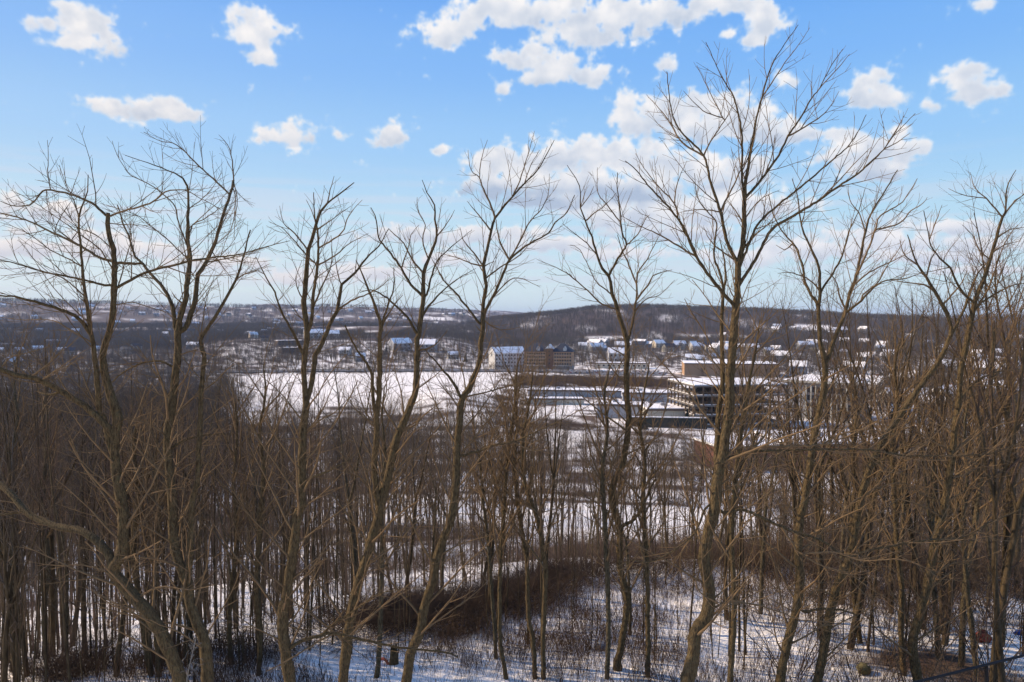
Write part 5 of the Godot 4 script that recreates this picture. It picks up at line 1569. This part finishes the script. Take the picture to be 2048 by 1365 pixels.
func small_things() -> void:
	var rng := RandomNumberGenerator.new()
	rng.seed = 5
	var o := obj("rag_bundle", lump(Vector3(0.16, 0.30, 0.13), 3, 0.55, 0.8), plain(col(0.20, 0.045, 0.035), 0.9))
	o.position = ground_hit(1966, 1283)
	tag(o, "rust red crumpled rag bundle on the snow at the lower right", "rag")
	o = obj("plastic_bag", lump(Vector3(0.13, 0.12, 0.10), 4, 0.6, 0.3), plain(col(0.02, 0.05, 0.24), 0.5))
	o.position = ground_hit(2042, 1270)
	tag(o, "small blue plastic bag on the snow at the right edge", "bag")
	o = obj("mossy_stone", lump(Vector3(0.14, 0.22, 0.13), 6, 0.35), mottled(61, 0.03, [col(0.10, 0.085, 0.04), col(0.20, 0.17, 0.08)], Vector3(2, 2, 2), 0.95, 1.0))
	o.position = ground_hit(1728, 1348)
	tag(o, "olive mossy round stone on the snow near the bottom", "stone")
	o = obj("grey_stone", lump(Vector3(0.16, 0.16, 0.12), 7, 0.4), mottled(63, 0.03, [col(0.15, 0.155, 0.17), col(0.30, 0.31, 0.33)], Vector3(2, 2, 2), 0.95, 1.0))
	o.position = ground_hit(1203, 1300)
	tag(o, "grey stone dusted with snow between trunks at lower centre", "stone")
	# stump with a scrap of orange plastic
	var foot := ground_hit(786, 1328)
	var st := thing("tree_stump", "splintered dark brown stump in the snow beside an orange scrap", "stump", foot)
	var b := Buf.new()
	b.tube(PackedVector3Array([Vector3(0, -0.1, 0), Vector3(0.01, 0.12, 0), Vector3(0.02, 0.30, 0.01)]), PackedFloat32Array([0.12, 0.085, 0.075]), 9, 0.2)
	obj("trunk", b, M.bark, st)
	b = Buf.new()
	for k in 7:
		var a := TAU * k / 7
		b.tube(PackedVector3Array([Vector3(0.02 + cos(a) * 0.055, 0.26, sin(a) * 0.055), Vector3(0.02 + cos(a) * 0.06, 0.36 + 0.10 * rng.randf(), sin(a) * 0.06)]), PackedFloat32Array([0.022, 0.004]), 4)
	obj("splinters", b, M.bark, st).name = "splinter"
	b = Buf.new()
	var prev: Array = []
	for k in 8:
		var t := k / 7.0
		var mid := Vector3(-0.14 + t * 0.28, 0.05 + 0.06 * sin(t * 5.0), 0.03 * sin(t * 9.0))
		var now := [mid + Vector3(0, 0.02, 0.05), mid + Vector3(0, 0.02, -0.05), mid + Vector3(0, 0.0, -0.05), mid + Vector3(0, 0.0, 0.05)]
		if k:
			for j in 4:
				b.quad(prev[j], now[j], now[(j + 1) % 4], prev[(j + 1) % 4])
		prev = now
	o = obj("plastic_scrap", b, plain(col(0.62, 0.13, 0.05), 0.5))
	o.position = ground_hit(769, 1330)
	tag(o, "curled orange red plastic scrap on the snow left of the stump", "scrap")
	# chain link fence at the lower right
	var a := at(1790, 1375, 10.45)
	var e := at(2120, 1295, 11.75)
	var rail_y := (a.y + e.y) / 2
	var run := Vector3(e.x - a.x, 0, e.z - a.z)
	a = a - run * 0.15
	run *= 1.6
	var f := thing("chain_link_fence", "black chain link fence with a round top rail at the lower right corner", "fence", Vector3(a.x, rail_y, a.z))
	b = Buf.new()
	b.tube(PackedVector3Array([Vector3.ZERO, run * 0.5, run]), PackedFloat32Array([0.021, 0.021, 0.021]), 10)
	obj("top_rail", b, M.dark_metal, f)
	var at_post := (at(1972, 1328, 11.15) - a).dot(run) / run.length_squared()
	for k in range(-1, 2):
		var s := at_post + k * 2.4 / run.length()
		if s < -0.05 or s > 1.05: continue
		var q := run * s
		b = Buf.new()
		var gy := hgt(a.x + q.x, a.z + q.z) - rail_y
		b.tube(PackedVector3Array([q + Vector3(0, gy - 0.3, 0), q + Vector3(0, -0.022, 0)]), PackedFloat32Array([0.026, 0.026]), 10)
		obj("post", b, M.dark_metal, f)
	b = Buf.new()
	var long := run.length()
	var dirx := run / long
	var tall := 1.05
	var u := -tall
	while u < long:
		for s in [1.0, -1.0]:
			var p0 := clampf(u, 0, long)
			var p1 := clampf(u + tall, 0, long)
			if p1 - p0 < 0.02: continue
			var y0: float = -(p0 - u) if s > 0 else -tall + (p0 - u)
			var y1: float = -(p1 - u) if s > 0 else -tall + (p1 - u)
			b.tube(PackedVector3Array([dirx * p0 + Vector3(0, y0 - 0.01, 0), dirx * p1 + Vector3(0, y1 - 0.01, 0)]), PackedFloat32Array([0.0016, 0.0016]), 3)
		u += 0.07
	tag(obj("wire_mesh", b, M.dark_metal, f), "", "", "", "stuff")
	# tangled frosted vine on the left trunk's foot
	var vine := Buf.new()
	var c := at(382, 1310, 10.3)
	for k in 26:
		var p0 := Vector3(rng.randf_range(-0.05, 0.05), rng.randf_range(-0.25, 0.2), rng.randf_range(-0.04, 0.04))
		var pts := PackedVector3Array([p0])
		var rr := PackedFloat32Array([0.003])
		var go := Vector3(rng.randf_range(-1, 1), rng.randf_range(-1, 1), rng.randf_range(-1, 1)).normalized()
		for j in 5:
			go = (go + Vector3(rng.randf_range(-1, 1), rng.randf_range(-1, 1), rng.randf_range(-1, 1)) * 0.8).normalized()
			pts.append(pts[-1] + go * 0.035)
			rr.append(0.003)
		vine.tube(pts, rr, 3)
	var stem := PackedVector3Array()
	var sr := PackedFloat32Array()
	for k in 9:
		var t := k / 8.0
		stem.append(Vector3(0.09 * sin(t * 7.0), lerpf(hgt(c.x, c.z) - c.y, 0.22, t), 0.03 * cos(t * 4.0)))
		sr.append(0.007)
	vine.tube(stem, sr, 5)
	o = obj("vine_tangle", vine, plain(col(0.24, 0.215, 0.18), 0.9))
	o.position = c
	tag(o, "pale tangled dead vine between the two large trunks at lower left", "vine")

# ---------------------------------------------------------------- the scene
func _ready() -> void:
	var cam := Camera3D.new()
	cam.name = "camera"
	cam.position = EYE
	cam.rotation.x = -deg_to_rad(PITCH)
	cam.fov = 50.0
	cam.near = 0.1
	cam.far = 20000.0
	add_child(cam)
	var env := Environment.new()
	env.background_mode = Environment.BG_SKY
	var sky := Sky.new()
	var pano := PanoramaSkyMaterial.new()
	pano.panorama = make_sky()
	pano.energy_multiplier = 0.82
	sky.sky_material = pano
	env.sky = sky
	env.tonemap_mode = Environment.TONE_MAPPER_LINEAR
	env.tonemap_exposure = 1.25
	env.fog_enabled = true
	env.fog_density = 0.00006
	env.fog_light_color = Color(0.78, 0.86, 1.0)
	env.sdfgi_enabled = true
	env.ssao_enabled = true
	env.ssil_enabled = true
	var we := WorldEnvironment.new()
	we.name = "environment"
	we.environment = env
	add_child(we)
	var sun := DirectionalLight3D.new()
	sun.name = "sun"
	sun.light_energy = 1.6
	sun.light_color = Color(1.0, 0.90, 0.77)
	sun.light_angular_distance = 0.5
	sun.shadow_enabled = true
	add_child(sun)
	var s := Vector3(-sin(1.28) * cos(0.55), sin(0.55), -cos(1.28) * cos(0.55))     # low sun ahead to the left
	sun.look_at_from_position(s * 100.0, Vector3.ZERO)
	field_noise.seed = 11
	field_noise.frequency = 0.012
	lump_noise.seed = 12
	lump_noise.frequency = 0.45
	lump_noise.fractal_octaves = 3
	patch_noise.seed = 13
	patch_noise.frequency = 0.06
	patch_noise.fractal_octaves = 4
	make_materials()
	make_ground()
	town()
	woods()
	front_trees()
	slope_trees()
	undergrowth()
	small_things()
